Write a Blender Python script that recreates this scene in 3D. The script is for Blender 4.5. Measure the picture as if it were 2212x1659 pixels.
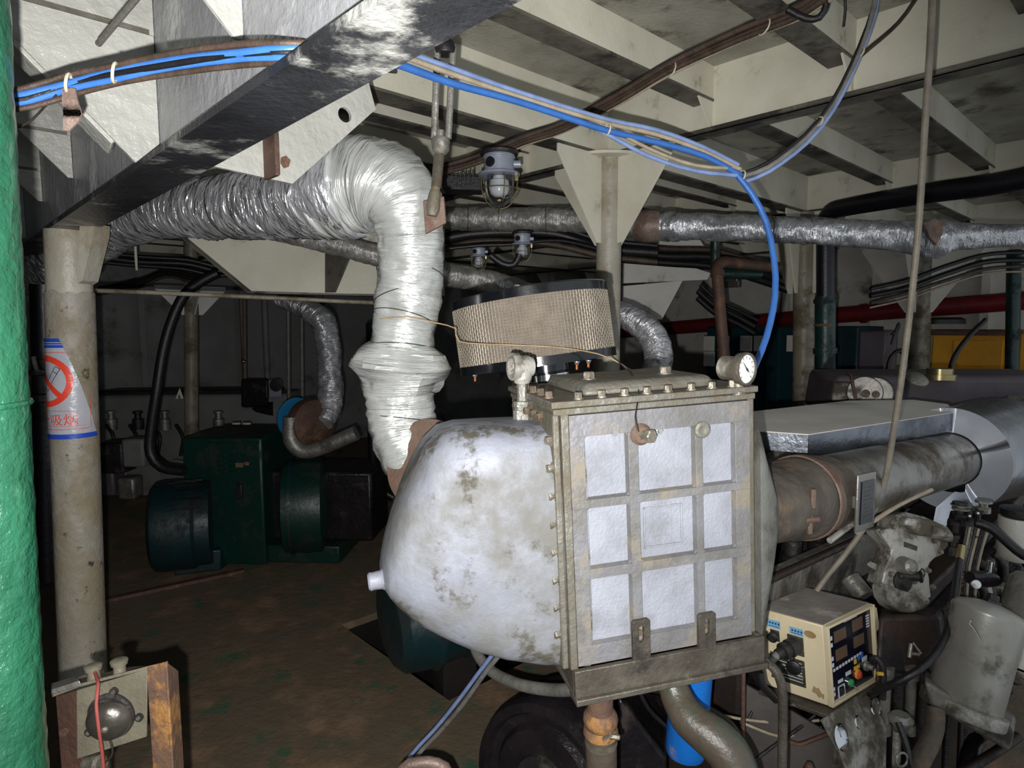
import bpy, bmesh, math, random
from mathutils import Vector as V, Matrix, noise as N
random.seed(7)
for o in list(bpy.data.objects): bpy.data.objects.remove(o)
SC = bpy.context.scene; COL = SC.collection
rad = math.radians
# ---------------------------------------------------------------- camera
FPX = 1370.0; CAM = V((0, 0, 1.6)); PITCH = rad(5.3); ROLL = 0.004
_F = V((0, math.cos(PITCH), -math.sin(PITCH))); _R0 = V((1, 0, 0)); _U0 = V((0, math.sin(PITCH), math.cos(PITCH)))
_R = _R0 * math.cos(ROLL) - _U0 * math.sin(ROLL); _U = _U0 * math.cos(ROLL) + _R0 * math.sin(ROLL)
cd = bpy.data.cameras.new('camera'); cam = bpy.data.objects.new('camera', cd); COL.objects.link(cam)
cd.sensor_width = 36; cd.lens = 36 * FPX / 2212; cd.clip_start = 0.02; cd.clip_end = 60
cam.matrix_world = Matrix(((_R.x, _U.x, -_F.x, CAM.x), (_R.y, _U.y, -_F.y, CAM.y), (_R.z, _U.z, -_F.z, CAM.z), (0, 0, 0, 1)))
SC.camera = cam
# ---------------------------------------------------------------- light: the phone's flash, and added ambient fill through the side left open behind
w = bpy.data.worlds.new('ambient_fill'); SC.world = w; w.use_nodes = True
w.node_tree.nodes['Background'].inputs[0].default_value = (0.86, 0.93, 1.0, 1)
w.node_tree.nodes['Background'].inputs[1].default_value = 0.62
ld = bpy.data.lights.new('phone_flash', 'SPOT'); ld.energy = 170; ld.shadow_soft_size = 0.007
ld.spot_size = rad(112); ld.spot_blend = 0.75; ld.color = (1.0, 0.985, 0.97)
fl = bpy.data.objects.new('phone_flash', ld); COL.objects.link(fl)
fl.location = CAM + V((-0.034, 0.0, -0.05))
fl.rotation_euler = V((-0.16, 1, -0.02)).to_track_quat('-Z', 'Y').to_euler()
SC.view_settings.view_transform = 'Standard'; SC.view_settings.look = 'None'
SC.view_settings.gamma = 1; SC.view_settings.use_curve_mapping = False; SC.view_settings.exposure = 0.0
# ---------------------------------------------------------------- frames: ship axes A (away left) and B (away right), C = foot of middle pillar
AX = V((-0.682, 0.7314, 0)); BX = V((0.7314, 0.682, 0)); ZX = V((0, 0, 1)); C0 = V((0.42, 2.81, 0))
DECK = 2.55; G1Z = 1.91; G2Z = 2.32
def AB(a, b, z=0.0): return C0 + AX * a + BX * b + ZX * z
def ray(px, py): return _F + _R * ((px - 1106) / FPX) + _U * ((829.5 - py) / FPX)
def W(px, py, Y): d = ray(px, py); return CAM + d * (Y / d.y)
def WP(px, py, p0, n): d = ray(px, py); return CAM + d * ((V(p0) - CAM).dot(n) / d.dot(n))
def WZ(px, py, z): return WP(px, py, (0, 0, z), ZX)
def WA(px, py, a): return WP(px, py, AB(a, 0), AX)
def WB(px, py, b): return WP(px, py, AB(0, b), BX)
def WL(pts): return [W(*p) for p in pts]
def M2(d, Y): return d / FPX * Y            # pixels to metres at a distance
# ---------------------------------------------------------------- materials
def H(s):
    f = lambda c: c / 12.92 if c <= 0.04045 else ((c + 0.055) / 1.055) ** 2.4
    return tuple(f(int(s[i:i + 2], 16) / 255) for i in (0, 2, 4)) + (1,)
MATS = {}
def gm(name, c, c2=None, sc=6, rough=0.5, metal=0.0, bump=0.15, bsc=60, dirt=None, damt=0.35, dsc=4, drough=0.8, soft=0.08, streak=None, dirt2=None, d2amt=0.2, d2sc=14, coat=0.0, bdist=0.004, vor=False, trans=0.0, dmetal=None):
    m = bpy.data.materials.new(name); m.use_nodes = True; MATS[name] = m
    nt = m.node_tree; nd = nt.nodes; lk = nt.links; bs = nd['Principled BSDF']
    tc = nd.new('ShaderNodeTexCoord'); co = tc.outputs['Object']
    def noise(scale, detail=6, ro=0.6, vec=None):
        n = nd.new('ShaderNodeTexNoise'); n.inputs['Scale'].default_value = scale; n.inputs['Detail'].default_value = detail; n.inputs['Roughness'].default_value = ro
        lk.new(vec or co, n.inputs['Vector']); return n.outputs['Fac']
    def ramp(x, p0, p1):
        r = nd.new('ShaderNodeMapRange'); r.inputs['From Min'].default_value = p0; r.inputs['From Max'].default_value = p1; r.interpolation_type = 'SMOOTHSTEP'
        lk.new(x, r.inputs['Value']); return r.outputs['Result']
    def mix(f, a, b):
        x = nd.new('ShaderNodeMix'); x.data_type = 'RGBA'; lk.new(f, x.inputs['Factor'])
        for s, v in ((6, a), (7, b)):
            if isinstance(v, tuple): x.inputs[s].default_value = v
            else: lk.new(v, x.inputs[s])
        return x.outputs[2]
    def fmix(f, a, b):
        x = nd.new('ShaderNodeMix'); x.data_type = 'FLOAT'; lk.new(f, x.inputs['Factor'])
        for s, v in ((2, a), (3, b)):
            if isinstance(v, (int, float)): x.inputs[s].default_value = v
            else: lk.new(v, x.inputs[s])
        return x.outputs[0]
    colr = H(c); rg = rough; mt = metal
    if c2: colr = mix(ramp(noise(sc), 0.32, 0.68), H(c), H(c2))
    if streak:
        mp = nd.new('ShaderNodeMapping'); mp.inputs['Scale'].default_value = streak[1]; lk.new(co, mp.inputs['Vector'])
        f = ramp(noise(1.0, 5, 0.6, mp.outputs['Vector']), 1 - streak[2] - .1, 1 - streak[2] + .1); colr = mix(f, colr, H(streak[0]))
    if dirt:
        f = ramp(noise(dsc, 9, 0.68), 0.5 + (0.5 - damt) * 0.55 - soft, 0.5 + (0.5 - damt) * 0.55 + soft)
        colr = mix(f, colr, H(dirt)); rg = fmix(f, rough, drough)
        if dmetal is not None: mt = fmix(f, metal, dmetal)
    if dirt2:
        f = ramp(noise(d2sc, 9, 0.7), 0.5 + (0.5 - d2amt) * 0.5 - .05, 0.5 + (0.5 - d2amt) * 0.5 + .05)
        colr = mix(f, colr, H(dirt2)); rg = fmix(f, rg, 0.85)
    for v, s in ((colr, 'Base Color'), (rg, 'Roughness'), (mt, 'Metallic')):
        if isinstance(v, (tuple, int, float)): bs.inputs[s].default_value = v
        else: lk.new(v, bs.inputs[s])
    if coat: bs.inputs['Coat Weight'].default_value = coat; bs.inputs['Coat Roughness'].default_value = 0.12
    if trans: bs.inputs['Transmission Weight'].default_value = trans
    if bump:
        b = nd.new('ShaderNodeBump'); b.inputs['Strength'].default_value = min(1, bump * 2); b.inputs['Distance'].default_value = bdist
        if vor:
            vn = nd.new('ShaderNodeTexVoronoi'); vn.inputs['Scale'].default_value = bsc; lk.new(co, vn.inputs['Vector'])
            lk.new(vn.outputs['Distance'], b.inputs['Height'])
        else: lk.new(noise(bsc, 5, 0.6), b.inputs['Height'])
        lk.new(b.outputs['Normal'], bs.inputs['Normal'])
    return m
gm('deck_paint', 'b9b6a6', 'a5a292', 3, 0.5, bump=0.35, bsc=45, dirt='6e6a5e', damt=0.25, dsc=5, bdist=0.004)
gm('deck_grey', 'a29f92', '848174', 5, 0.42, bump=0.5, bsc=70, dirt='4a463c', damt=0.35, dsc=4, bdist=0.004)
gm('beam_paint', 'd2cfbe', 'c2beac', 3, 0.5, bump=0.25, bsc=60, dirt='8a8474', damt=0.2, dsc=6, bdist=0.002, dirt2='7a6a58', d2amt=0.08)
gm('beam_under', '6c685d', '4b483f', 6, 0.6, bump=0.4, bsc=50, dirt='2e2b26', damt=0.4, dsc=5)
gm('knee_paint', 'a8a8a1', '989891', 3, 0.36, bump=0.6, bsc=34, dirt='85857f', damt=0.25, dsc=4, bdist=0.006, dirt2='55534c', d2amt=0.08, d2sc=9)
gm('web_gloss', '96979a', '7d7e82', 4, 0.3, bump=0.6, bsc=40, dirt='b9bab8', damt=0.34, dsc=5, bdist=0.005, streak=('c4c5c0', (70, 70, 5), 0.28))
gm('flange_black', '1b1c1f', '323338', 4, 0.36, bump=0.6, bsc=70, dirt='a3a39d', damt=0.34, dsc=6, bdist=0.004, soft=0.07, drough=0.4)  # pale patches put the specular streaks into the flange colour
gm('pillar_paint', 'a4a093', '948f80', 5, 0.45, bump=0.5, bsc=30, dirt='8a7f6a', damt=0.36, dsc=6, bdist=0.004, dirt2='3c342a', d2amt=0.13, d2sc=26)
gm('pillar_sleeve', '8f8b81', '7e7767', 6, 0.5, bump=0.6, bsc=34, dirt='7d735e', damt=0.42, dsc=7, bdist=0.005, dirt2='362e26', d2amt=0.22, d2sc=22)
gm('pillar_dim', '8f897c', '77715f', 5, 0.45, bump=0.3, bsc=30, dirt='5c523f', damt=0.42, dsc=6)
gm('green_gloss', '21583f', '1b4a35', 8, 0.26, bump=0.9, bsc=55, dirt='3a6650', damt=0.16, dsc=14, bdist=0.006, coat=0.5)
def foilmat(name, c, c2, rough, metal, bump, sv=55, su=5, crump=26, dirt='8d8578', damt=0.2):
    m = gm(name, c, c2, 9, rough, metal, bump=0, dirt=dirt, damt=damt, dsc=7, drough=min(1, rough + .2))
    nt = m.node_tree; nd = nt.nodes; lk = nt.links; bs = nd['Principled BSDF']
    uv = nd.new('ShaderNodeUVMap'); tc = nd.new('ShaderNodeTexCoord'); acc = None
    def nz(src, sc, w):
        nonlocal acc
        mp = nd.new('ShaderNodeMapping'); mp.inputs['Scale'].default_value = sc; lk.new(src, mp.inputs['Vector'])
        n = nd.new('ShaderNodeTexNoise'); n.inputs['Scale'].default_value = 1; n.inputs['Detail'].default_value = 4; n.inputs['Roughness'].default_value = .55; n.inputs['Distortion'].default_value = .6
        lk.new(mp.outputs['Vector'], n.inputs['Vector'])
        a = nd.new('ShaderNodeMath'); a.operation = 'MULTIPLY_ADD'; a.inputs[1].default_value = w; lk.new(n.outputs['Fac'], a.inputs[0])
        if acc is None: a.inputs[2].default_value = 0
        else: lk.new(acc, a.inputs[2])
        acc = a.outputs[0]
    nz(uv.outputs['UV'], (su, sv, 1), 1.0); nz(uv.outputs['UV'], (su * 1.7, sv * 2.6, 1), .45)
    v = nd.new('ShaderNodeTexVoronoi'); v.feature = 'SMOOTH_F1'; v.inputs['Scale'].default_value = crump; v.inputs['Randomness'].default_value = 1; lk.new(tc.outputs['Object'], v.inputs['Vector'])
    a = nd.new('ShaderNodeMath'); a.operation = 'MULTIPLY_ADD'; a.inputs[1].default_value = .9; lk.new(v.outputs['Distance'], a.inputs[0]); lk.new(acc, a.inputs[2])
    b = nd.new('ShaderNodeBump'); b.inputs['Strength'].default_value = 1.0; b.inputs['Distance'].default_value = bump; lk.new(a.outputs[0], b.inputs['Height']); lk.new(b.outputs['Normal'], bs.inputs['Normal'])
    return m
foilmat('foil', 'd4d5d8', 'b7b8bc', .26, .66, .018, 36, 5, 18)
foilmat('foil_dull', 'c3c1bc', 'a09e99', .34, .55, .013, 60, 6)
foilmat('foil_cloth', 'dadcd9', 'c4c7c3', .28, .55, .014, 34, 2.4, 14, 'a3a598', .2)
gm('tape_brown', '6d5a50', '8d7a70', 12, 0.5, 0.3, bump=0.5, bsc=50)
gm('wire_dark', '35302a', '4c463c', 30, 0.5, 0.6, bump=0)
gm('wire_tan', 'a08a68', '8a7452', 30, 0.6, 0.2, bump=0)
gm('hood_paint', '868994', '74777f', 7, 0.55, 0.05, bump=0.6, bsc=30, dirt='65645f', damt=0.46, dsc=6, soft=0.15, bdist=0.003, dirt2='48443a', d2amt=0.36, d2sc=9)
gm('hood_grey', '74746e', '5b5a53', 6, 0.5, 0.2, bump=0.5, bsc=28, dirt='3f3b34', damt=0.4, dsc=6, streak=('98968e', (40, 40, 4), 0.3))
gm('cast_dirty', '737168', '5f5b51', 9, 0.5, 0.3, bump=0.6, bsc=60, dirt='625b4c', damt=0.42, dsc=9, bdist=0.004, dirt2='7a5a3c', d2amt=0.14, d2sc=14)
gm('rib_paint', '78787c', '696763', 10, 0.5, 0.25, bump=0.6, bsc=70, dirt='7f786b', damt=0.38, dsc=9, bdist=0.003, dirt2='8d6a50', d2amt=0.16, d2sc=12)
gm('panel_white', '92959e', '82858d', 10, 0.55, 0.05, bump=0.6, bsc=160, dirt='74757a', damt=0.32, dsc=9, soft=.15, bdist=0.002, dirt2='4c4a44', d2amt=0.1, d2sc=40)
gm('steel_grime', '5e594f', '453f37', 9, 0.5, 0.35, bump=0.6, bsc=50, dirt='2f2b25', damt=0.4, dsc=10, bdist=0.004, dirt2='a39c8c', d2amt=0.16, d2sc=12)
gm('bolt_steel', '8d8779', '6b655a', 40, 0.45, 0.6, bump=0.3, bsc=120)
gm('bolt_rust', '6f6353', '524639', 40, 0.6, 0.35, bump=0.4, bsc=120)
gm('bolt_bright', 'd8d8d4', None, 6, 0.25, 0.9, bump=0)
gm('rust_orange', '6d523e', '56423a', 10, 0.75, 0.15, bump=0.7, bsc=60, dirt='a8783c', damt=0.38, dsc=9, bdist=0.004, dirt2='3c3034', d2amt=0.25, d2sc=9)
gm('rust_brown', '5e4438', '4a362d', 10, 0.6, 0.2, bump=0.5, bsc=60, dirt='7d5a40', damt=0.35, dsc=9)
gm('rust_red', '6b584b', '5a483d', 10, 0.6, 0.1, bump=0.4, bsc=60, dirt='5a4034', damt=0.3, dsc=9)
gm('cable_blue', '3a6cb4', '3462a6', 20, 0.4, bump=0.1, bsc=80)
gm('cable_paleblue', '7f93bd', '6d80aa', 20, 0.45, bump=0.1, bsc=80)
gm('cable_black', '121214', '1b1a1c', 20, 0.45, bump=0.2, bsc=90)
gm('cable_brown', '4a3b32', '33291f', 20, 0.55, bump=0.3, bsc=90)
gm('cable_grey', '77756f', '5f5d58', 20, 0.5, bump=0.2, bsc=90)
gm('rope_grey', '7a7264', '665f54', 20, 0.55, bump=0.2, bsc=90)
gm('canister_grey', 'b0aea6', '9b988f', 6, 0.36, 0.4, bump=0.12, bsc=12, bdist=0.006, dirt='5f5a50', damt=0.35, dsc=7, dirt2='3a352e', d2amt=0.1, d2sc=14)
gm('plate_dull', '5a5552', '4a4644', 6, 0.5, bump=0.2, bsc=40)
gm('cable_tan', 'a79a86', '93866f', 20, 0.55, bump=0.2, bsc=90)
gm('tie_white', 'b9b39a', None, 6, 0.5, bump=0)
gm('filter_black', '0c0d10', '141519', 12, 0.16, bump=0.05, bsc=80, coat=0.4)
gm('filter_element', '7a7066', '675d53', 30, 0.8, bump=0.5, bsc=140)
gm('mesh_wire', 'a29989', '8a8273', 25, 0.5, 0.3, bump=0)
gm('chrome', 'cfd2d6', None, 6, 0.12, 1.0, bump=0.03, bsc=40)
gm('brass', 'a3966c', None, 6, 0.28, 0.9, bump=0)
gm('copper', 'a9683c', None, 6, 0.4, 0.7, bump=0)
gm('iron_dark', '3a3836', '29272a', 12, 0.45, 0.5, bump=0.4, bsc=60, dirt='57524a', damt=0.3, dsc=8)
gm('iron_light', '98968f', '7c7a73', 12, 0.4, 0.55, bump=0.5, bsc=50, dirt='5a564d', damt=0.35, dsc=8)
gm('cast_paint', 'b0ada5', '8e8b82', 8, 0.38, 0.35, bump=0.4, bsc=60, dirt='575044', damt=0.5, dsc=8, dirt2='3a342c', d2amt=0.15, d2sc=16)
gm('oily_black', '1a181d', '2a2527', 9, 0.3, 0.3, bump=0.6, bsc=40, dirt='3b322c', damt=0.3, dsc=8)
gm('oily_brown', '2c2420', '3d3029', 7, 0.5, 0.2, bump=0.6, bsc=34, dirt='17141a', damt=0.42, dsc=6, dirt2='6b6258', d2amt=0.14, d2sc=10)
gm('engine_grey', '7d7a72', '625e56', 6, 0.5, 0.2, bump=0.5, bsc=40, dirt='37302a', damt=0.42, dsc=7, streak=('9b9890', (30, 30, 4), 0.35))
gm('box_cream', 'cdbf9f', 'c2b392', 5, 0.4, bump=0.1, bsc=60, dirt='a8936a', damt=0.24, dsc=7, dirt2='6a5638', d2amt=0.07, d2sc=12)
gm('oil_stain', '9a8560', '84704c', 20, 0.5, bump=0)
gm('box_top', '86807a', '706a63', 8, 0.6, bump=0.25, bsc=60, dirt='a29a90', damt=0.3, dsc=9)
gm('panel_black', '0b0d18', '10121e', 14, 0.22, bump=0.05, bsc=60)
gm('display_brown', '5d4a3c', None, 8, 0.25, bump=0)
gm('label_white', 'b9bcc4', None, 8, 0.5, bump=0)
gm('label_blue', '5f93b8', '6fa2c4', 30, 0.5, bump=0)
gm('text_dark', '22303c', None, 8, 0.6, bump=0)
gm('plate_dark', '4c4c40', '3c3c32', 20, 0.4, 0.5, bump=0.2, bsc=120, dirt='8d8a74', damt=0.3, dsc=60)
gm('led_yellow', 'c9a53a', None, 8, 0.4, bump=0)
gm('led_blue', '2f5fa8', None, 8, 0.4, bump=0)
gm('btn_green', '2a8a4a', None, 8, 0.3, bump=0)
gm('btn_red', 'b5452f', None, 8, 0.3, bump=0)
gm('btn_orange', 'd0883c', None, 8, 0.3, bump=0)
gm('dial_white', 'dadcd9', 'c6c8c4', 18, 0.3, bump=0)
gm('sheet_zinc', '868b93', '6b7078', 7, 0.26, 0.95, bump=0.3, bsc=22, dirt='5c5f64', damt=0.35, dsc=5, drough=0.4, bdist=0.004)
gm('sheet_flashlit', 'ccd0d8', 'b9bdc6', 7, 0.35, 0.5, bump=0.12, bsc=16, bdist=0.003)  # lighter than the zinc; flash on the end plate put into its colour
gm('sheet_dusty', 'dad6cd', 'c8c3ba', 5, 0.7, 0.1, bump=0.15, bsc=60, dirt='a39c92', damt=0.25, dsc=4)
gm('pipe_lagging', '8d8b86', '6f6a60', 6, 0.34, 0.7, bump=0.35, bsc=30, dirt='514536', damt=0.4, dsc=6, drough=0.6)
gm('bellows', '5a534a', '433c34', 10, 0.65, 0.2, bump=0.8, bsc=40, dirt='6a5a4a', damt=0.38, dsc=9)
gm('machine_green', '093028', '082822', 6, 0.38, bump=0.2, bsc=50, dirt='13241f', damt=0.35, dsc=6)
gm('machine_teal', '0e2c30', '0b2427', 6, 0.4, bump=0.25, bsc=40, dirt='0c1718', damt=0.4, dsc=5)
gm('cabinet_green', '0b2c33', '0d343a', 6, 0.4, bump=0.1, bsc=40)
gm('cabinet_grey', '5a5258', '4c454c', 6, 0.5, bump=0.1, bsc=40)
gm('yellow_box', 'd79a1e', 'c98c1a', 5, 0.45, bump=0.1, bsc=40, dirt='a8741a', damt=0.25, dsc=6)
gm('red_pipe', '7d2226', '681a20', 7, 0.42, bump=0.2, bsc=50, dirt='3f1418', damt=0.25, dsc=8)
gm('pipe_black', '101018', '15151d', 7, 0.4, bump=0.2, bsc=50)
gm('pipe_darkgreen', '0f2c2a', '163a35', 7, 0.35, bump=0.3, bsc=50, dirt='0c1c20', damt=0.4, dsc=6)
gm('pipe_coated', '5a4f44', '4a4238', 6, 0.4, bump=0.4, bsc=40, dirt='3a4a3c', damt=0.42, dsc=5, drough=0.3)
gm('canister_blue', '176cc4', '1462b4', 6, 0.35, bump=0.2, bsc=60, dirt='9a7a5c', damt=0.1, dsc=10, dirt2='14304c', d2amt=0.08, d2sc=14)
gm('canister_white', 'cfccc2', 'bab6a8', 6, 0.4, bump=0.1, bsc=60, dirt='8a8474', damt=0.2, dsc=8)
gm('floor_oily', '6c6150', '524a3b', 3, 0.55, bump=0.7, bsc=22, dirt='8a7058', damt=0.4, dsc=3, bdist=0.006, soft=0.14, dirt2='3f5a44', d2amt=0.3, d2sc=4)
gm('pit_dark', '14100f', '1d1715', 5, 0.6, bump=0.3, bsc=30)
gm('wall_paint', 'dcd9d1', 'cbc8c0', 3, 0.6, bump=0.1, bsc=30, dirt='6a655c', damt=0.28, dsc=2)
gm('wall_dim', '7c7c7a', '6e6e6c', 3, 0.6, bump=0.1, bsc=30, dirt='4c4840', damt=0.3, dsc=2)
gm('sign_white', 'a8aab0', 'a0a2aa', 12, 0.25, bump=0.3, bsc=40)
gm('sign_red', 'd5402c', None, 12, 0.3, bump=0.2, bsc=40)
gm('sign_blue', '2746a8', None, 12, 0.3, bump=0.2, bsc=40)
gm('sign_black', '26262a', None, 12, 0.4, bump=0)
gm('lamp_grey', '8f95a2', '7f8592', 12, 0.4, 0.2, bump=0.15, bsc=60)
gm('bulb_white', 'd9dbe0', None, 8, 0.35, bump=0)
gm('blue_disc', '1f6f9c', None, 8, 0.4, bump=0.1, bsc=40)
gm('bell_steel', '6e6a62', '57534c', 12, 0.3, 0.75, bump=0.15, bsc=60, dirt='3a3733', damt=0.3, dsc=20)
gm('plate_grey', '75715f', '655f52', 10, 0.5, 0.1, bump=0.4, bsc=50, dirt='5f5a4e', damt=0.36, dsc=14, dirt2='93703c', d2amt=0.08, d2sc=14)
gm('wire_red', '9a4a44', '86403c', 20, 0.5, bump=0)
def glass(name, rough=0.03, col='f4f6f8'):
    m = bpy.data.materials.new(name); m.use_nodes = True; MATS[name] = m
    bs = m.node_tree.nodes['Principled BSDF']; bs.inputs['Base Color'].default_value = H(col)
    bs.inputs['Transmission Weight'].default_value = 1.0; bs.inputs['Roughness'].default_value = rough; bs.inputs['IOR'].default_value = 1.45
glass('glass_clear')
# ---------------------------------------------------------------- mesh builder
def perp(ax):
    ax = ax.normalized(); t = V((0, 0, 1)) if abs(ax.z) < 0.9 else V((1, 0, 0))
    x = t.cross(ax).normalized(); return x, ax.cross(x).normalized()
def smooth_path(pts, step=0.02):
    """Catmull-Rom through (Vector, radius) pairs."""
    P = [(V(p), r) for p, r in pts]
    if len(P) < 3: return P
    P = [(P[0][0] * 2 - P[1][0], P[0][1])] + P + [(P[-1][0] * 2 - P[-2][0], P[-1][1])]
    out = []
    for i in range(1, len(P) - 2):
        p0, p1, p2, p3 = (P[i + k][0] for k in (-1, 0, 1, 2)); r1, r2 = P[i][1], P[i + 1][1]
        n = max(2, int((p2 - p1).length / step))
        for k in range(n):
            t = k / n
            q = 0.5 * ((2 * p1) + (p2 - p0) * t + (2 * p0 - 5 * p1 + 4 * p2 - p3) * t * t + (3 * p1 - p0 - 3 * p2 + p3) * t ** 3)
            s = t * t * (3 - 2 * t); out.append((q, r1 + (r2 - r1) * s))
    out.append(P[-2]); return out
class MB:
    def __init__(s): s.bm = bmesh.new(); s.mi = 0
    def face(s, vs):
        try: f = s.bm.faces.new(vs); f.material_index = s.mi; return f
        except ValueError: return None
    def box(s, c, x, y, z):
        """box centred at c with full edge vectors x, y, z"""
        c = V(c); x = V(x) / 2; y = V(y) / 2; z = V(z) / 2
        v = [s.bm.verts.new(c + x * i + y * j + z * k) for i in (-1, 1) for j in (-1, 1) for k in (-1, 1)]
        for q in ((0, 1, 3, 2), (4, 6, 7, 5), (0, 4, 5, 1), (2, 3, 7, 6), (0, 2, 6, 4), (1, 5, 7, 3)): s.face([v[i] for i in q])
        return s
    def hexa(s, p):
        """eight corners: four of one face then four of the opposite one"""
        v = [s.bm.verts.new(V(q)) for q in p]
        for q in ((0, 1, 2, 3), (7, 6, 5, 4), (0, 4, 5, 1), (1, 5, 6, 2), (2, 6, 7, 3), (3, 7, 4, 0)): s.face([v[i] for i in q])
        return s
    def prism(s, poly, ext):
        ext = V(ext); a = [s.bm.verts.new(V(p)) for p in poly]; b = [s.bm.verts.new(V(p) + ext) for p in poly]; n = len(a)
        s.face(a[::-1]); s.face(b)
        for i in range(n): s.face([a[i], a[(i + 1) % n], b[(i + 1) % n], b[i]])
        return s
    def rings(s, R, close=True, caps=True):
        vs = [[s.bm.verts.new(p) for p in r] for r in R]; n = len(vs[0])
        for a, b in zip(vs, vs[1:]):
            for i in range(n if close else n - 1): s.face([a[i], a[(i + 1) % n], b[(i + 1) % n], b[i]])
        if caps and close: s.face(vs[0][::-1]); s.face(vs[-1])
        return s
    def lathe(s, p, ax, prof, n=24, caps=True, arc=None, x0=None):
        p = V(p); ax = V(ax).normalized(); x, y = perp(ax)
        if x0 is not None: x = (V(x0) - ax * V(x0).dot(ax)).normalized(); y = ax.cross(x)
        if arc:
            R = [[p + ax * h + (x * math.cos(arc[0] + (arc[1] - arc[0]) * i / n) + y * math.sin(arc[0] + (arc[1] - arc[0]) * i / n)) * r for i in range(n + 1)] for h, r in prof]
            return s.rings(R, False, False)
        R = [[p + ax * h + (x * math.cos(2 * math.pi * i / n) + y * math.sin(2 * math.pi * i / n)) * max(r, 1e-5) for i in range(n)] for h, r in prof]
        return s.rings(R, True, caps)
    def cyl(s, p0, p1, r0, r1=None, n=20):
        p0 = V(p0); p1 = V(p1); r1 = r0 if r1 is None else r1
        return s.lathe(p0, p1 - p0, [(0, r0), ((p1 - p0).length, r1)], n)
    def torus(s, c, ax, R, r, n=32, k=8, sq=None):
        c = V(c); x, y = perp(V(ax)); ax = V(ax).normalized(); rr = []
        for i in range(n):
            t = 2 * math.pi * i / n; d = x * math.cos(t) + y * math.sin(t)
            rr.append([c + d * (R + r * math.cos(2 * math.pi * j / k)) + ax * (r * math.sin(2 * math.pi * j / k)) for j in range(k)])
        rr.append(rr[0]); return s.rings(rr, True, False)
    def tube(s, pts, r=0.01, n=10, step=0.03, sm=True, caps=True, wob=0.0):
        P = [(V(p), r) if not (isinstance(p, tuple) and len(p) == 2 and not isinstance(p[0], (int, float))) else (V(p[0]), p[1]) for p in pts]
        if sm: P = smooth_path(P, step)
        R = []; up = None
        for i, (p, rr) in enumerate(P):
            d = (P[min(i + 1, len(P) - 1)][0] - P[max(i - 1, 0)][0]).normalized()
            if up is None: up = perp(d)[0]
            x = (up - d * up.dot(d)).normalized(); y = d.cross(x); up = x
            if wob: p = p + V((N.noise(p * 9), N.noise(p * 9 + V((5, 1, 2))), N.noise(p * 9 + V((1, 7, 3))))) * wob
            R.append([p + (x * math.cos(2 * math.pi * j / n) + y * math.sin(2 * math.pi * j / n)) * rr for j in range(n)])
        return s.rings(R, True, caps)
    def duct(s, pts, n=44, step=0.011, amp=0.05, ridge=0.05, pitch=0.035, seed=0, wr=1.0, fq=9.0):
        """crumpled foil hose: wrinkled rings along a path of (point, radius)"""
        P = smooth_path([(V(p), r) for p, r in pts], step); R = []; up = None; L = 0; last = P[0][0]; LL = []
        for i, (p, rr) in enumerate(P):
            d = (P[min(i + 1, len(P) - 1)][0] - P[max(i - 1, 0)][0]).normalized()
            L += (p - last).length; last = p
            LL.append(L)
            if up is None: up = V((.3, 1, .2))
            x = (up - d * up.dot(d)).normalized(); y = d.cross(x); up = x; ring = []
            for j in range(n):
                t = 2 * math.pi * j / n; u = x * math.cos(t) + y * math.sin(t)
                q = V((math.cos(t) * 1.2, math.sin(t) * 1.2, L * fq + seed))
                ph = L + 0.5 * pitch * N.noise(V((math.cos(t) * 1.1, math.sin(t) * 1.1, L * 6 + seed + 9)))* 2.2
                k = ph / pitch; f = abs((k - math.floor(k)) * 2 - 1)
                rid = (f ** 1.6 - 0.45) * ridge * (0.55 + 0.9 * abs(N.noise(V((math.cos(t) * 1.6, math.sin(t) * 1.6, math.floor(k) * 3.7 + seed)))))
                cr = 1 - 2 * abs(N.noise(V((math.cos(t) * 2.6, math.sin(t) * 2.6, L * 26 + seed * 2))))
                ring.append(p + u * rr * (1 + amp * N.noise(q) * 1.4 + rid + 0.022 * wr * cr))
            R.append(ring)
        uvl = s.bm.loops.layers.uv.new('UVMap'); vs = [[s.bm.verts.new(p) for p in r] for r in R]
        for i in range(len(vs) - 1):
            for j in range(n):
                k = (j + 1) % n; f = s.face([vs[i][j], vs[i][k], vs[i + 1][k], vs[i + 1][j]])
                if f:
                    for lp, c in zip(f.loops, ((j, i), (j + 1, i), (j + 1, i + 1), (j, i + 1))): lp[uvl].uv = (c[0] / n, LL[c[1]] + seed)
        s.face(vs[0][::-1]); s.face(vs[-1]); return s
    def hexb(s, p, ax, r, h, washer=True):
        p = V(p); ax = V(ax).normalized()
        if washer: s.lathe(p, ax, [(0, r * 1.35), (h * 0.2, r * 1.35)], 14)
        return s.lathe(p, ax, [(h * 0.15, r), (h * 0.85, r), (h, r * 0.86)], 6)
    def ball(s, c, r, sx=(1, 1, 1), n=16):
        c = V(c); R = []
        for i in range(n // 2 + 1):
            t = math.pi * i / (n // 2); z = -math.cos(t); q = max(math.sin(t), 1e-4)
            R.append([c + V((math.cos(2 * math.pi * j / n) * q * r * sx[0], math.sin(2 * math.pi * j / n) * q * r * sx[1], z * r * sx[2])) for j in range(n)])
        return s.rings(R, True, True)
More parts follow.
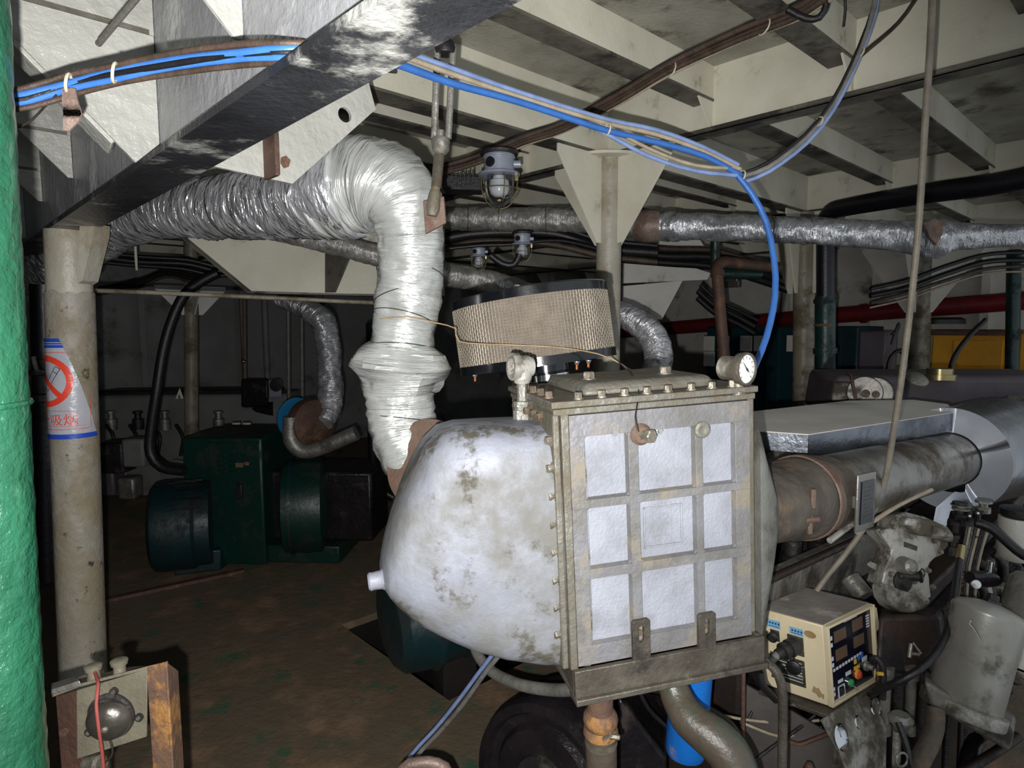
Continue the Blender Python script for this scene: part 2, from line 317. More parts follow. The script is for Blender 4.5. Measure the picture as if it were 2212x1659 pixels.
    def build(s, name, mat, parent=None, ang=35, bevel=0.0, seg=2, sub=0):
        me = bpy.data.meshes.new(name); bmesh.ops.recalc_face_normals(s.bm, faces=s.bm.faces)
        for f in s.bm.faces: f.smooth = True
        s.bm.to_mesh(me); s.bm.free(); me.set_sharp_from_angle(angle=rad(ang))
        for m_ in (mat if isinstance(mat, (list, tuple)) else [mat]): me.materials.append(MATS[m_])
        o = bpy.data.objects.new(name, me); COL.objects.link(o)
        if parent is not None:
            o.parent = parent
            if parent.type == 'EMPTY': o.matrix_parent_inverse = Matrix.Translation(-parent.location)
            else: o.matrix_parent_inverse = Matrix.Translation(-parent.location)if parent.parent is None else Matrix.Identity(4)
        else:
            co = [v.co for v in me.vertices]; c = V([(min(v[i] for v in co) + max(v[i] for v in co)) / 2 for i in range(3)])
            me.transform(Matrix.Translation(-c)); o.location = c
        if bevel:
            b = o.modifiers.new('bevel', 'BEVEL'); b.width = bevel; b.segments = seg; b.limit_method = 'ANGLE'; b.angle_limit = rad(40)
        if sub:
            b = o.modifiers.new('subdivision', 'SUBSURF'); b.levels = sub; b.render_levels = sub
        return o
def tag(o, label, cat, group=None, kind=None):
    o['label'] = label; o['category'] = cat
    if group: o['group'] = group
    if kind: o['kind'] = kind
    return o
def thing(name, label, cat, loc, group=None):
    o = bpy.data.objects.new(name, None); COL.objects.link(o); o.location = V(loc); o.empty_display_size = 0.05
    return tag(o, label, cat, group)
def struct(o, label=None):
    o['kind'] = 'structure'
    if label: o['label'] = label
    return o
def bolt(parent, p, ax, r=0.009, h=0.009, mat='bolt_steel', washer=True):
    return MB().hexb(p, ax, r, h, washer).build('bolt', mat, parent)
def copy_tree(o, parent=None):
    c = o.copy(); COL.objects.link(c)
    if parent is not None: c.parent = parent; c.matrix_parent_inverse = o.matrix_parent_inverse.copy()
    for ch in list(o.children): copy_tree(ch, c)
    return c
def text_mesh(body, size, font_scale=1.0):
    cu = bpy.data.curves.new('t', 'FONT'); cu.body = body; cu.size = size; cu.resolution_u = 3
    o = bpy.data.objects.new('t', cu); COL.objects.link(o); bpy.context.view_layer.update()
    me = bpy.data.meshes.new_from_object(o.evaluated_get(bpy.context.evaluated_depsgraph_get()))
    bpy.data.objects.remove(o); return me
# ================================================================ SETTING
A0, A1, B0, B1 = -2.7, 6.3, -4.6, 5.3
def slab(name, mat, a0, a1, b0, b1, z0, z1, **k):
    return MB().box(AB((a0 + a1) / 2, (b0 + b1) / 2, (z0 + z1) / 2), AX * (a1 - a0), BX * (b1 - b0), ZX * (z1 - z0)).build(name, mat, **k)
# floor plates round a sunk engine pit
PQ = WZ(970, 1513, 0) - C0; PA0 = PQ.dot(AX); PB0 = PQ.dot(BX); PA1 = PA0 + .95; PB1 = PB0 + 3.2
m = MB()
for a0, a1, b0, b1 in ((A0, PA0, B0, B1), (PA1, A1, B0, B1), (PA0, PA1, B0, PB0), (PA0, PA1, PB1, B1)):
    m.box(AB((a0 + a1) / 2, (b0 + b1) / 2, -0.02), AX * (a1 - a0), BX * (b1 - b0), ZX * 0.04)
struct(m.build('floor', 'floor_oily'), 'oily dark brown steel floor plates')
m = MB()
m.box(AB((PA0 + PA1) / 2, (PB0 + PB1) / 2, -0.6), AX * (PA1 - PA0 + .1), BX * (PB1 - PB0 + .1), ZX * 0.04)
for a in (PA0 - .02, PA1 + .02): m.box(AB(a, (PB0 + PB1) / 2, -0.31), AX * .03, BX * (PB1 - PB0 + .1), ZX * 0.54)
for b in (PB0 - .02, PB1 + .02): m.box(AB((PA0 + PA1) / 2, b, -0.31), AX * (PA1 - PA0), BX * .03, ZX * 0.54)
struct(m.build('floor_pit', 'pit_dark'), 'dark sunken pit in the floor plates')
p0 = WZ(225, 1302, 0); p1 = WZ(528, 1236, 0); d = (p1 - p0)
struct(MB().box((p0 + p1) / 2 + ZX * .012, d, d.normalized().cross(ZX) * .05, ZX * .024).build('trim_1', 'rust_brown', bevel=.004), 'low rusty kerb strip on the floor')
struct(slab('ceiling', 'deck_grey', -1.65, A1, B0, B1, DECK, DECK + .03), 'grey painted deck plating overhead')  # stops short behind the camera to let the added fill reach upward faces
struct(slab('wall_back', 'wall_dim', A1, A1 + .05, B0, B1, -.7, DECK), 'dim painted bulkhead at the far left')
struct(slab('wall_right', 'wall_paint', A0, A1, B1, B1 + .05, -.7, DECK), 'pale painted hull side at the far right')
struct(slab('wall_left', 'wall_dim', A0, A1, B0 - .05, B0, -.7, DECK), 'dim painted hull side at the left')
# hull frames on the far walls
for a in (-.4, .55, 1.5, 2.45, 3.4, 4.35, 5.3):
    m = MB(); m.box(AB(a, B1 - .06, 1.3), AX * .012, BX * .12, ZX * 2.5); m.box(AB(a, B1 - .12, 1.3), AX * .07, BX * .01, ZX * 2.5)
    m.prism([AB(a + .02, B1 - .12, 2.1), AB(a + .02, B1 - .12, DECK), AB(a + .02, B1 - .5, DECK)], AX * .01)
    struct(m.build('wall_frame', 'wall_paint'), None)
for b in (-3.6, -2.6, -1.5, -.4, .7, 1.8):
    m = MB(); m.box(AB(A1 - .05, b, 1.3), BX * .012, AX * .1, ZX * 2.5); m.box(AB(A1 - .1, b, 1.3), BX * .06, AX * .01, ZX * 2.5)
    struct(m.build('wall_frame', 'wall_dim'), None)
# girders
def girder(a0, a1, b, zb, fw=.16, mw='beam_paint', mf='beam_under', label=None, name='girder'):
    o = MB().box(AB((a0 + a1) / 2, b, (zb + DECK) / 2), AX * (a1 - a0), BX * .012, ZX * (DECK - zb)).build(name, mw)
    struct(o, label)
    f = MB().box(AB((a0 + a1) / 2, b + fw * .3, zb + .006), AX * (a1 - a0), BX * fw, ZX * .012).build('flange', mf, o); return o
# the deep girder at the upper left: flange edges, web line
gN0, gN1, gF0, gF1 = WZ(103, 495, G1Z), WZ(740, 60, G1Z), WZ(200, 501, G1Z), WZ(1128, 0, G1Z)
gn_ = (gN1 - gN0).normalized(); gf_ = (gF1 - gF0).normalized(); gP0 = (gN0 + gF0) / 2; gD = (gn_ + gf_).normalized(); gNrm = gD.cross(ZX).normalized()
far_ = [gN0 - gD * 2.6, gF0 - gD * 2.6]; near_ = [gN1 + gn_ * 1.25, gF1 + gf_ * 1.25]
def G1b(a):
    q = gP0 - C0; t = (a - q.dot(AX)) / gD.dot(AX); return (q + gD * t).dot(BX)
o = MB().prism([gP0 - gD * 2.6 + gNrm * .006 + ZX * .012, gP0 + gD * 3.6 + gNrm * .006 + ZX * .012, gP0 + gD * 3.6 + ZX * (DECK - G1Z) + gNrm * .006, gP0 - gD * 2.6 + ZX * (DECK - G1Z) + gNrm * .006], gNrm * -.012).build('girder', 'web_gloss')
struct(o, 'deep girder with black grimy flange crossing the upper left')
MB().prism([far_[0], gN0, gN1, near_[0], near_[1], gF1, gF0, far_[1]], ZX * .012).build('flange', 'flange_black', o)
G1B = G1b(-.4)
girder(A0, A1, 0.0, G2Z, .10, label='cream deck girder over the middle pillar')
girder(A0, A1, 2.05, G2Z, .10, label='cream deck girder behind the middle pillar')
girder(A0, A1, 4.1, G2Z, .10, label='cream deck girder next to the hull side')
# deck beams across, one per frame
def beam(a, b0, b1, dep, fw, name='deck_beam', mw='beam_paint', mf='beam_under'):
    o = struct(MB().box(AB(a, (b0 + b1) / 2, DECK - dep / 2), AX * .009, BX * (b1 - b0), ZX * dep).build(name, mw))
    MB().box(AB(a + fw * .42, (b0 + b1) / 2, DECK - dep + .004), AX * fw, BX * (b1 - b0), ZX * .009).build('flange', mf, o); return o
for k in range(-5, 13):
    a = .49 * k
    for j, (b0, b1) in enumerate(((G1b(a) + .01, -.006), (.006, 2.044), (2.056, 4.094), (4.106, B1))):
        deep = (k % 4 == 0)
        beam(a, b0, b1, .228 if deep else .125, .10 if deep else .085)
        if not deep and j < 3 and -3 <= k <= 3:      # tripping bracket at the girder
            o = MB().prism([AB(a - .003, b1, DECK - .125), AB(a - .003, b1 - .10, DECK - .125), AB(a - .003, b1 - .012, G2Z + .012), AB(a - .003, b1, G2Z + .012)], AX * .007).build('beam_bracket', 'beam_paint'); struct(o)
LB = 2.175
kn = []
for px, py, foot in ((535, 92, 0), (352, 312, 1), (164, 386, 0), (97, 436, 0)):
    q = WP(px, py, gP0, gNrm) - C0; kn.append((q.dot(AX), q.z, foot))
kn = [(kn[0][0] - .45, G1Z + .06, 0)] + kn + [(kn[-1][0] + .5, G1Z + .07, 0)]
for a, zt, foot in kn:
    gb = G1b(a)
    o = struct(MB().box(AB(a, (B0 + gb) / 2, (DECK + LB) / 2), AX * .009, BX * (gb - B0 - .014), ZX * (DECK - LB)).build('deck_beam', 'knee_paint'))
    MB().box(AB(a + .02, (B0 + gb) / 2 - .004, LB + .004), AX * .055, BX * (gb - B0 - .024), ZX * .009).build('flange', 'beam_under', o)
    if foot: pl = [(gb - .007, G1Z + .012), (gb - .05, G1Z + .012), (gb - .30, LB), (gb - .007, LB)]
    else: pl = [(gb - .007, zt), (gb - .02, zt), (gb - .02 - (LB - zt) * .95, LB), (gb - .007, LB)]
    o = struct(MB().prism([AB(a - .004, b, z) for b, z in pl], AX * .009).build('knee_bracket', 'knee_paint', bevel=.001))
    if foot:
        q0 = V(AB(a, gb - .088, G1Z + .045)); q1 = V(AB(a, gb - .325, LB + .02)); d = q1 - q0; nrm = d.normalized().cross(AX)
        MB().prism([q0 - AX * .018, q0 + AX * .048 - d * .03, q1 + AX * .048, q1 - AX * .018], nrm * .009).build('face_flat', 'knee_paint', o, bevel=.002)
# bracket with a lifting hole, right of the black girder
a = -.40; hb, hz = -1.455, 2.13
HP = WA(745, 248, a); hb = (HP - C0).dot(BX); hz = HP.z
e1 = WA(632, 397, a); e2 = WA(812, 236, a); e3 = WA(803, 203, a); e0 = WA(452, 376, a)
f2 = lambda p: ((p - C0).dot(BX), p.z)
out = [(G1B + .008, G1Z + .012), (G1B + .058, G1Z + .012), f2(e1), f2(e2), f2(e3), (f2(e3)[0] - .05, LB + .14), (G1B + .008, LB + .14)]
hole = [(hb + .017 * math.cos(t), hz + .017 * math.sin(t)) for t in [math.pi * .5 - 2 * math.pi * i / 20 for i in range(21)]]
ring = out[:5] + [out[5]] + [(hb, LB + .14)] + hole + [(hb, LB + .1401)] + out[6:]
o = struct(MB().prism([AB(a, b, z) for b, z in ring], AX * .010).build('girder_bracket', 'knee_paint'), 'pale bracket plate with a lifting hole beside the foil duct')
p = WA(573, 345, a); zt = G1Z + .0
MB().box(V((p.x, p.y, (p.z + .0))) - AX * .03, BX * .008 + AX * .0, AX * .06, ZX * .085).build('fin', 'rust_brown', o)
MB().prism([WA(x, y, a - .0015) for x, y in ((607, 340), (618, 336), (628, 346), (624, 360), (614, 364), (606, 352))], AX * .002).build('rust_patch', 'rust_brown', o)
# far transverse web frame with a tapered end, at the left behind the foil duct
YW = 3.25
pw = WL([(395, 508, YW), (545, 630, YW), (702, 633, YW), (960, 640, YW + .2), (960, 470, YW + .2), (395, 430, YW)])
o = struct(MB().prism(pw, V((0, .012, 0))).build('web_frame', 'beam_paint'), 'pale web frame with a slanting end above the dark generator')
for q in (((388, 500), (545, 630)), ((545, 630), (960, 640))):
    a_, b_ = W(*q[0], YW), W(*q[1], YW + (.2 if q[1][0] == 960 else 0)); dd = (b_ - a_)
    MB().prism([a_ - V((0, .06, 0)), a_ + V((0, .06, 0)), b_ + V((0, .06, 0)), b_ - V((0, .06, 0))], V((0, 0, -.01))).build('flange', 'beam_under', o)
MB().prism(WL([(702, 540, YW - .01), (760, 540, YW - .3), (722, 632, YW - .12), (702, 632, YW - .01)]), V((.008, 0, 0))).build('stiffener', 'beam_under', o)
# rod hung between the knees at the top left
tag(MB().tube([W(300, -10, 1.0), W(258, 40, 1.03), W(212, 95, 1.07)], .005, 8).build('hanging_rod', 'iron_light'), 'thin grey rod slanting across the knee brackets', 'rod')
# ================================================================ PILLARS
def pillar(top, bot, r, label, cat='pillar', head=None, mat='pillar_paint', n=32, group=None, zs=None, hm='beam_paint', dirs=None):
    t = thing('support_pillar', label, cat, bot, group)
    MB().cyl(bot, top, r, r, n).build('shaft', mat, t)
    if head:
        l, hh, zt = head; d = (top - bot).normalized(); c = bot + d * ((zt - bot.z) / d.z)
        for dv in (dirs or (AX, -AX, BX, -BX)):
            q = c + dv * r * .9
            MB().prism([q, c + dv * (r + l), c + dv * (r + l) - ZX * .03, c + dv * (r + .025) - ZX * hh, q - ZX * hh], dv.cross(ZX) * .01).build('gusset', hm, t, bevel=.001)
    return t
CT = W(1317, 345, 2.81); CT.z = G2Z; CB = W(1312, 800, 2.81); dd = (CB - CT); CB = CT + dd * (CT.z / (CT.z - CB.z))
t = pillar(CT, CB, .054, 'cream pillar with flared gusset head behind the air filter', head=(.27, .37, G2Z))
c = CT; nn = V((.15, -1, 0)).normalized(); sx = nn.cross(ZX)
MB().prism([c + nn * .05 + sx * (.13 * math.cos(k * math.pi / 8)) + nn * (.065 * math.sin(k * math.pi / 8)) for k in range(9)], ZX * -.012).build('cap_plate', 'beam_paint', t)
DB = AB(0, 2.05); DT = AB(0, 2.05, G2Z)
q = W(1733, 600, DB.y); DT = V((q.x, q.y, G2Z)); q2 = W(1731, 845, DB.y); DB = DT + (q2 - q) * (G2Z / (q.z - q2.z))
pillar(DT, DB, .066, 'dirty cream pillar behind the pressure gauge', head=(.2, .52, G2Z), mat='pillar_dim')
q = W(1988, 600, 5.8); q2 = W(1982, 800, 5.8); ET = V((q.x, q.y, G2Z)); EB = ET + (q2 - q) * (G2Z / (q.z - q2.z))
pillar(ET, EB, .085, 'grey pillar in front of the yellow box', head=(.42, .62, G2Z), mat='pillar_dim', hm='wall_paint')
q = W(421, 640, 5.35); q2 = W(422, 930, 5.35); FT = V((q.x, q.y, DECK)); FB = FT + (q2 - q) * (DECK / (q.z - q2.z))
pillar(FT, FB, .055, 'thin pillar standing behind the green generator cabinet', head=(.22, .24, W(421, 618, 5.35).z), mat='pillar_dim', hm='wall_paint')
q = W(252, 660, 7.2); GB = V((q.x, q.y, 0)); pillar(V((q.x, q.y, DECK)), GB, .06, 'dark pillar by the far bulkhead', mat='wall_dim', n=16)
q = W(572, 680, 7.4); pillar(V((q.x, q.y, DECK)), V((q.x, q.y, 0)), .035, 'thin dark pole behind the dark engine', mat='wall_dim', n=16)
# left pillar: upper tube, thicker sleeve below, welded head fin
LT = W(146, 500, 2.1); LBo = W(180, 1450, 2.1); dl = (LBo - LT); LT2 = LT - dl * ((G1Z - LT.z) / (LT.z - LBo.z)) * 1.0
LT2 = LT + dl * ((LT.z - G1Z) / (LT.z - LBo.z)); LB2 = LT + dl * (LT.z / (LT.z - LBo.z))
LA = (LT2 - LB2).normalized(); LR = M2(46, 2.1)
LP = thing('support_pillar', 'thick blotched pillar with a no smoking sign at the left', 'pillar', LB2)
zs = WP(160, 632, LT, V((0, 1, 0))).z; ps = LB2 + LA * ((zs - LB2.z) / LA.z)
MB().cyl(ps - LA * .03, LT2, LR * .93, LR * .93, 40).build('upper_tube', 'pillar_paint', LP)
m = MB(); n = 48; R0 = []; x_, y_ = perp(LA)
for i in range(n):
    t_ = 2 * math.pi * i / n; u = x_ * math.cos(t_) + y_ * math.sin(t_); R0.append((u, .012 * N.noise(u * 2.4)))
m.rings([[LB2 + u * LR * 1.0 for u, _ in R0], [ps + u * LR + LA * h for u, h in R0], [ps + u * LR * .92 + LA * h for u, h in R0]], True, True)
m.build('sleeve', 'pillar_sleeve', LP)
hx = V((.55, -.83, 0)).normalized(); c = LT2 + V((.035, -.05, 0))
MB().prism(WL([(172, 486, 2.0), (204, 482, 2.0), (203, 505, 2.0), (178, 606, 2.01), (168, 612, 2.01), (166, 600, 2.01)]), V((.004, .07, 0))).build('gusset', 'pillar_paint', LP)
# green pipe in the left foreground
gt = W(12 - 142, -40, .75); gb = W(119 - 146, 1680, .75); r = M2(113, .75); d = (gt - gb).normalized()
g0 = gb + d * (-gb.z / d.z); g1 = gb + d * ((DECK - gb.z) / d.z)
GP = thing('green_pipe', 'glossy bright green pipe at the left edge', 'pipe', g0)
m = MB(); R = []; x_, y_ = perp(d); L = (g1 - g0).length; nz = 260; nr = 64
for i in range(nz + 1):
    h = L * i / nz; row = []
    for j in range(nr):
        t_ = 2 * math.pi * j / nr; u = x_ * math.cos(t_) + y_ * math.sin(t_); q = g0 + d * h
        k = N.noise((q + u * .06) * V((30, 30, 38)) if False else V(((q + u * .06).x * 45, (q + u * .06).y * 45, (q + u * .06).z * 60)))
        row.append(q + u * (r + .0016 * k + .0008 * N.noise(V(((q + u * .06).x * 110, (q + u * .06).y * 110, (q + u * .06).z * 130)))))
    R.append(row)
m.rings(R).build('pipe_body', 'green_gloss', GP, ang=80)
h = WP(60, 872, gb, V((0, 1, 0))).z; q = g0 + d * (h / d.z)
MB().torus(q, d, r, .004, 48, 8).build('weld_seam', 'green_gloss', GP)
# no smoking sign wrapped round the left pillar
SG = thing('no_smoking_sign', 'white no smoking sign with red ring wrapped round the left pillar', 'sign', LB2 + LA * 1.2)
SR = LR + .003
cdir = (V((CAM.x, CAM.y, 0)) - V((LB2.x, LB2.y, 0))).normalized(); sdir = ZX.cross(cdir)   # sdir: to the viewer's right
def onp(s, z, lift=0.0):
    th = s / LR; h = (z - LB2.z) / LA.z
    return LB2 + LA * h + (cdir * math.cos(th) + sdir * math.sin(th)) * (SR + lift)
def sz(px, py):
    q = W(157, py, 2.1 - LR); z = q.z; ax = LB2 + LA * ((z - LB2.z) / LA.z)
    c_ = 1106 + FPX * ax.x / ax.y; v = max(-.97, min(.97, (px - c_) / (FPX * LR * 1.22 / ax.y))); return (LR * math.asin(v), z)
def patch(polys, lift, name, mat):
    """polygons in (arc, height), cut fine and laid on the pillar"""
    bm = bmesh.new()
    for pl in polys:
        vs = [bm.verts.new((p[0], p[1], 0)) for p in pl]
        try: bm.faces.new(vs)
        except ValueError: pass
    lo = min(v.co.x for v in bm.verts); hi = max(v.co.x for v in bm.verts); k = lo
    while k < hi:
        bmesh.ops.bisect_plane(bm, geom=bm.verts[:] + bm.edges[:] + bm.faces[:], plane_co=(k, 0, 0), plane_no=(1, 0, 0)); k += .008
    m = MB(); m.bm.free(); m.bm = bm
    for v in bm.verts: s_, z_ = v.co.x, v.co.y; v.co = onp(s_, z_, lift + .0012 * N.noise(V((s_ * 30, z_ * 30, 3))))
    return m.build(name, mat, SG, ang=60)
zt = sz(120, 731)[1]; zb = sz(120, 949)[1]; tr = sz(130, 731); br = sz(197, 947); sL = -.215; k1 = .083; HS = zt - zb
edge = lambda z: tr[0] + (br[0] - tr[0]) * ((zt - z) / HS) ** .85
rows = [zt - HS * i / 16 for i in range(17)]
def band(za, zb_, inset=0.0, s0=sL):
    rr = [za - (za - zb_) * i / 6 for i in range(7)]
    return [[(s0, z), (s0, z2), (edge(z2) - inset, z2), (edge(z) - inset, z)] for z, z2 in zip(rr, rr[1:])]
patch(band(zt, zb), 0, 'sheet', 'sign_white')
patch(band(zt, zt - .012) + band(zt - .0145, zt - .019) + band(zt - .021, zt - .030), .0008, 'blue_band', 'sign_blue')
patch(band(zb + .016, zb), .0008, 'blue_band', 'sign_blue')
cz = sz(110, 824)[1]; cs = -.083; ro, ri = .0835, .0645
def arcp(r0, r1, n=48): return [[(cs + r_ * math.cos(t), cz + r_ * math.sin(t)) for r_, t in ((r0, 2 * math.pi * i / n), (r1, 2 * math.pi * i / n), (r1, 2 * math.pi * (i + 1) / n), (r0, 2 * math.pi * (i + 1) / n))] for i in range(n)]
def bar(cx, cy, l, w_, an): ca, sa = math.cos(an), math.sin(an); return [(cx + x * ca - y * sa, cy + x * sa + y * ca) for x, y in ((-l / 2, -w_ / 2), (l / 2, -w_ / 2), (l / 2, w_ / 2), (-l / 2, w_ / 2))]
patch(arcp(ri, ro) + [bar(cs, cz, ri * 2, .017, -math.pi / 4)], .001, 'prohibition_ring', 'sign_red')
cg = []
for (x, y, l, w_, an) in ((.012, .012, .085, .002, 1.0), (.026, .004, .085, .002, 1.0), (.043, .044, .016, .002, 1.0 - math.pi / 2), (-.004, -.028, .016, .002, 1.0 - math.pi / 2), (.034, .028, .016, .002, 1.0 - math.pi / 2)): cg.append(bar(cs + x, cz + y, l, w_, an))
patch(cg, .0007, 'cigarette', 'sign_black')
zr = sz(150, 852)[1]
patch([bar((sL + edge(zt - .045)) / 2, zt - .045, edge(zt - .045) - sL, .0018, 0), bar((sL + .01) / 2, sz(150, 888)[1], .19, .0015, 0), bar((sL + .045) / 2, sz(150, 928)[1], .25, .0018, 0), bar((sL + .04) / 2, sz(150, 921)[1], .235, .001, 0), bar(.045, (zr + sz(150, 928)[1]) / 2, .0016, zr - sz(150, 928)[1], math.pi / 2 * 0)], .0009, 'red_rule', 'sign_red')
tm = text_mesh('禁止吸烟', .042)
m = MB(); m.bm.free(); m.bm = bmesh.new(); m.bm.from_mesh(tm)
zc = sz(140, 917)[1]
xs = [v.co.x for v in m.bm.verts]; x0, x1 = min(xs), max(xs)
for v in m.bm.verts: v.co = onp(-.155 + (v.co.x - x0) / (x1 - x0) * .163, zc + v.co.y * .95, .0012)
m.build('lettering', 'sign_red', SG)

for pts, Y in (([(1345, 560), (1420, 552), (1535, 590), (1528, 604), (1345, 612)], 4.6), ([(1345, 618), (1475, 606), (1430, 690), (1345, 688)], 4.7), ([(1395, 500), (1500, 500), (1530, 545), (1395, 545)], 4.8)):
    struct(MB().prism(WL([(x, y, Y) for x, y in pts]), V((0, .012, 0))).build('hull_bracket', 'wall_paint'))
# ================================================================ FOIL DUCTS
def dpath(pts): return [(W(x, y, Y), M2(rp, Y)) for x, y, Y, rp in pts]
def foil_duct(pts, label, mat='foil', wires=(), seed=0, name='foil_duct', **k):
    P = dpath(pts); t = thing(name, label, 'duct', P[len(P) // 2][0])
    MB().duct(P, seed=seed, **k).build('foil_wrap', mat, t, ang=80)
    for x, y, Y, rp, ax in wires:
        MB().torus(W(x, y, Y), V(ax), M2(rp, Y), .0016, 40, 5).build('tie_wire', 'wire_dark', t)
    return t
FD = thing('foil_duct', 'large crumpled foil exhaust duct bending down to the white cooler', 'duct', W(887, 620, 1.58))
MB().duct(dpath([(40, 610, 3.15, 44), (170, 530, 2.75, 50), (310, 462, 2.35, 54), (480, 448, 2.02, 64), (620, 432, 1.8, 78), (720, 412, 1.66, 96), (775, 405, 1.62, 101)]), seed=3, amp=.07, ridge=.13, pitch=.04, n=60).build('horizontal_run', 'foil', FD, ang=80)
MB().duct(dpath([(712, 420, 1.67, 92), (775, 402, 1.62, 99), (832, 404, 1.58, 92), (872, 440, 1.56, 78), (886, 500, 1.565, 70), (888, 560, 1.57, 70)]), seed=8, amp=.06, ridge=.075, pitch=.045, wr=1.0, n=60).build('elbow', 'foil_cloth', FD, ang=80)
MB().duct(dpath([(888, 540, 1.572, 70), (885, 620, 1.58, 70), (874, 700, 1.58, 66), (868, 745, 1.58, 68)]), seed=12, amp=.06, ridge=.06, pitch=.06, wr=1.0, n=60).build('vertical_run', 'foil_cloth', FD, ang=80)
MB().duct(dpath([(868, 742, 1.58, 66), (867, 762, 1.58, 92), (866, 792, 1.58, 110), (865, 822, 1.58, 92), (866, 850, 1.58, 74)]), seed=15, amp=.17, ridge=.03, pitch=.06, wr=3.0, n=22, step=.022, fq=16).build('flange_wrap', 'foil_cloth', FD, ang=24)
MB().duct(dpath([(866, 845, 1.58, 73), (867, 900, 1.58, 72), (872, 945, 1.57, 66), (884, 985, 1.56, 62), (905, 1020, 1.56, 56), (935, 1045, 1.57, 50)]), seed=18, amp=.07, ridge=.1, pitch=.035, wr=1.2, n=56).build('lower_bend', 'foil_cloth', FD, ang=80)
for x, y, rp, tx, ty in ((888, 478, 72, -.1, .5), (887, 592, 71, .12, .3), (878, 640, 70, -.25, .2), (872, 690, 68, .2, .3), (868, 752, 70, .05, .2), (866, 850, 75, .0, .2), (868, 905, 72, .1, .2), (660, 428, 82, 1, 0), (560, 440, 72, 1, 0), (510, 446, 68, 1, 0)):
    Y = 1.58 if x > 700 else (1.74 if x > 600 else 1.9)
    MB().torus(W(x, y, Y), V((tx, ty, 1)) if tx != 1 else V((.8, -.6, .02)), M2(rp + 1, Y), .0012, 44, 5).build('tie_wire', 'wire_dark', FD)
foil_duct([(940, 470, 3.45, 24), (1100, 474, 3.4, 25), (1240, 474, 3.35, 26), (1330, 482, 3.3, 27), (1400, 487, 3.22, 29)], 'dull foil wrapped pipe between the big duct and the middle pillar', 'foil_dull', seed=31, amp=.05, ridge=.06, pitch=.05, n=30, wires=((1010, 471, 3.42, 25, (1, .1, 0)), (1075, 473, 3.41, 26, (1, .1, 0)), (1180, 474, 3.37, 27, (1, -.1, 0))))
foil_duct([(1380, 488, 3.24, 30), (1440, 488, 3.2, 30), (1520, 490, 3.15, 28), (1640, 494, 3.1, 27), (1800, 502, 3.02, 28), (1930, 508, 2.96, 30), (1985, 512, 2.93, 38), (2025, 514, 2.9, 40), (2070, 511, 2.88, 28), (2150, 510, 2.84, 24), (2290, 512, 2.78, 24), (2700, 520, 2.55, 26), (3100, 530, 2.35, 28)], 'bright foil wrapped pipe running to the right edge with a bulged joint', 'foil', seed=41, amp=.09, ridge=.05, pitch=.07, n=36, wr=1.6, wires=((1660, 495, 3.08, 29, (1, 0, 0)), (1740, 499, 3.05, 29, (1, .1, 0)), (1850, 504, 3.0, 29, (1, 0, .1))))
MB().duct(dpath([(1376, 488, 3.24, 31), (1395, 489, 3.22, 33), (1425, 488, 3.2, 32)]), seed=5, amp=.12, ridge=.05, n=24).build('dark_tape', 'tape_brown', bpy.data.objects['foil_duct.002'])
MB().prism(WL([(1993, 482, 2.84), (2020, 472, 2.84), (2038, 482, 2.82), (2036, 506, 2.81), (2024, 528, 2.81), (2010, 514, 2.81), (2002, 496, 2.82)]), V((0, .02, 0))).build('dark_tape', 'tape_brown', bpy.data.objects['foil_duct.002'])
foil_duct([(600, 500, 2.9, 20), (700, 522, 2.95, 22), (800, 548, 3.0, 23), (960, 592, 3.1, 25), (1060, 610, 3.2, 25), (1150, 640, 3.3, 25)], 'thin foil pipe sloping behind the vertical duct and the air filter', 'foil_dull', seed=51, amp=.06, ridge=.07, pitch=.05, n=30)
foil_duct([(1320, 672, 2.95, 24), (1365, 690, 2.9, 28), (1405, 720, 2.85, 31), (1422, 765, 2.82, 31), (1418, 800, 2.8, 30), (1412, 850, 2.8, 28)], 'short foil bend coming down behind the cooler beside the middle pillar', 'foil', seed=61, amp=.08, ridge=.08, pitch=.045, n=34, wr=1.4)
foil_duct([(600, 648, 4.5, 14), (650, 660, 4.45, 22), (692, 690, 4.4, 27), (708, 740, 4.4, 25), (712, 800, 4.4, 25), (714, 850, 4.4, 27), (712, 890, 4.38, 24), (700, 915, 4.3, 18)], 'foil duct hanging in the dark over the far engine turbine', 'foil', seed=71, amp=.1, ridge=.12, pitch=.05, n=34, wr=1.6)
# ================================================================ CABLES
def cable(name, pts, r, mat, label, cat='cable', group=None, n=8, step=.04, wob=0):
    return tag(MB().tube(WL(pts), r, n, step, wob=wob).build(name, mat, ang=80), label, cat, group)
def bundle(name, label, pts, strands, ties=(), cat='cable bundle', seed=1):
    rnd = random.Random(seed); t = thing(name, label, cat, W(*pts[len(pts) // 2])); P = WL(pts)
    for dx, dy, r, mat in strands:
        ph = rnd.random() * 6; wv = min(.006, r * .35)
        Q = [p + ZX * (dy + wv * math.sin(i * 2.1 + ph)) + V((.7, .4, 0)) * (dx + wv * math.cos(i * 1.7 + ph)) for i, p in enumerate(P)]
        MB().tube(Q, r, 8, .04).build('strand', mat, t, ang=80)
    for x, y, Y, r in ties:
        MB().torus(W(x, y, Y), V((1, .4, -.2)), r * .72, .0022, 18, 6).build('cable_tie', 'tie_white', t)
    return t
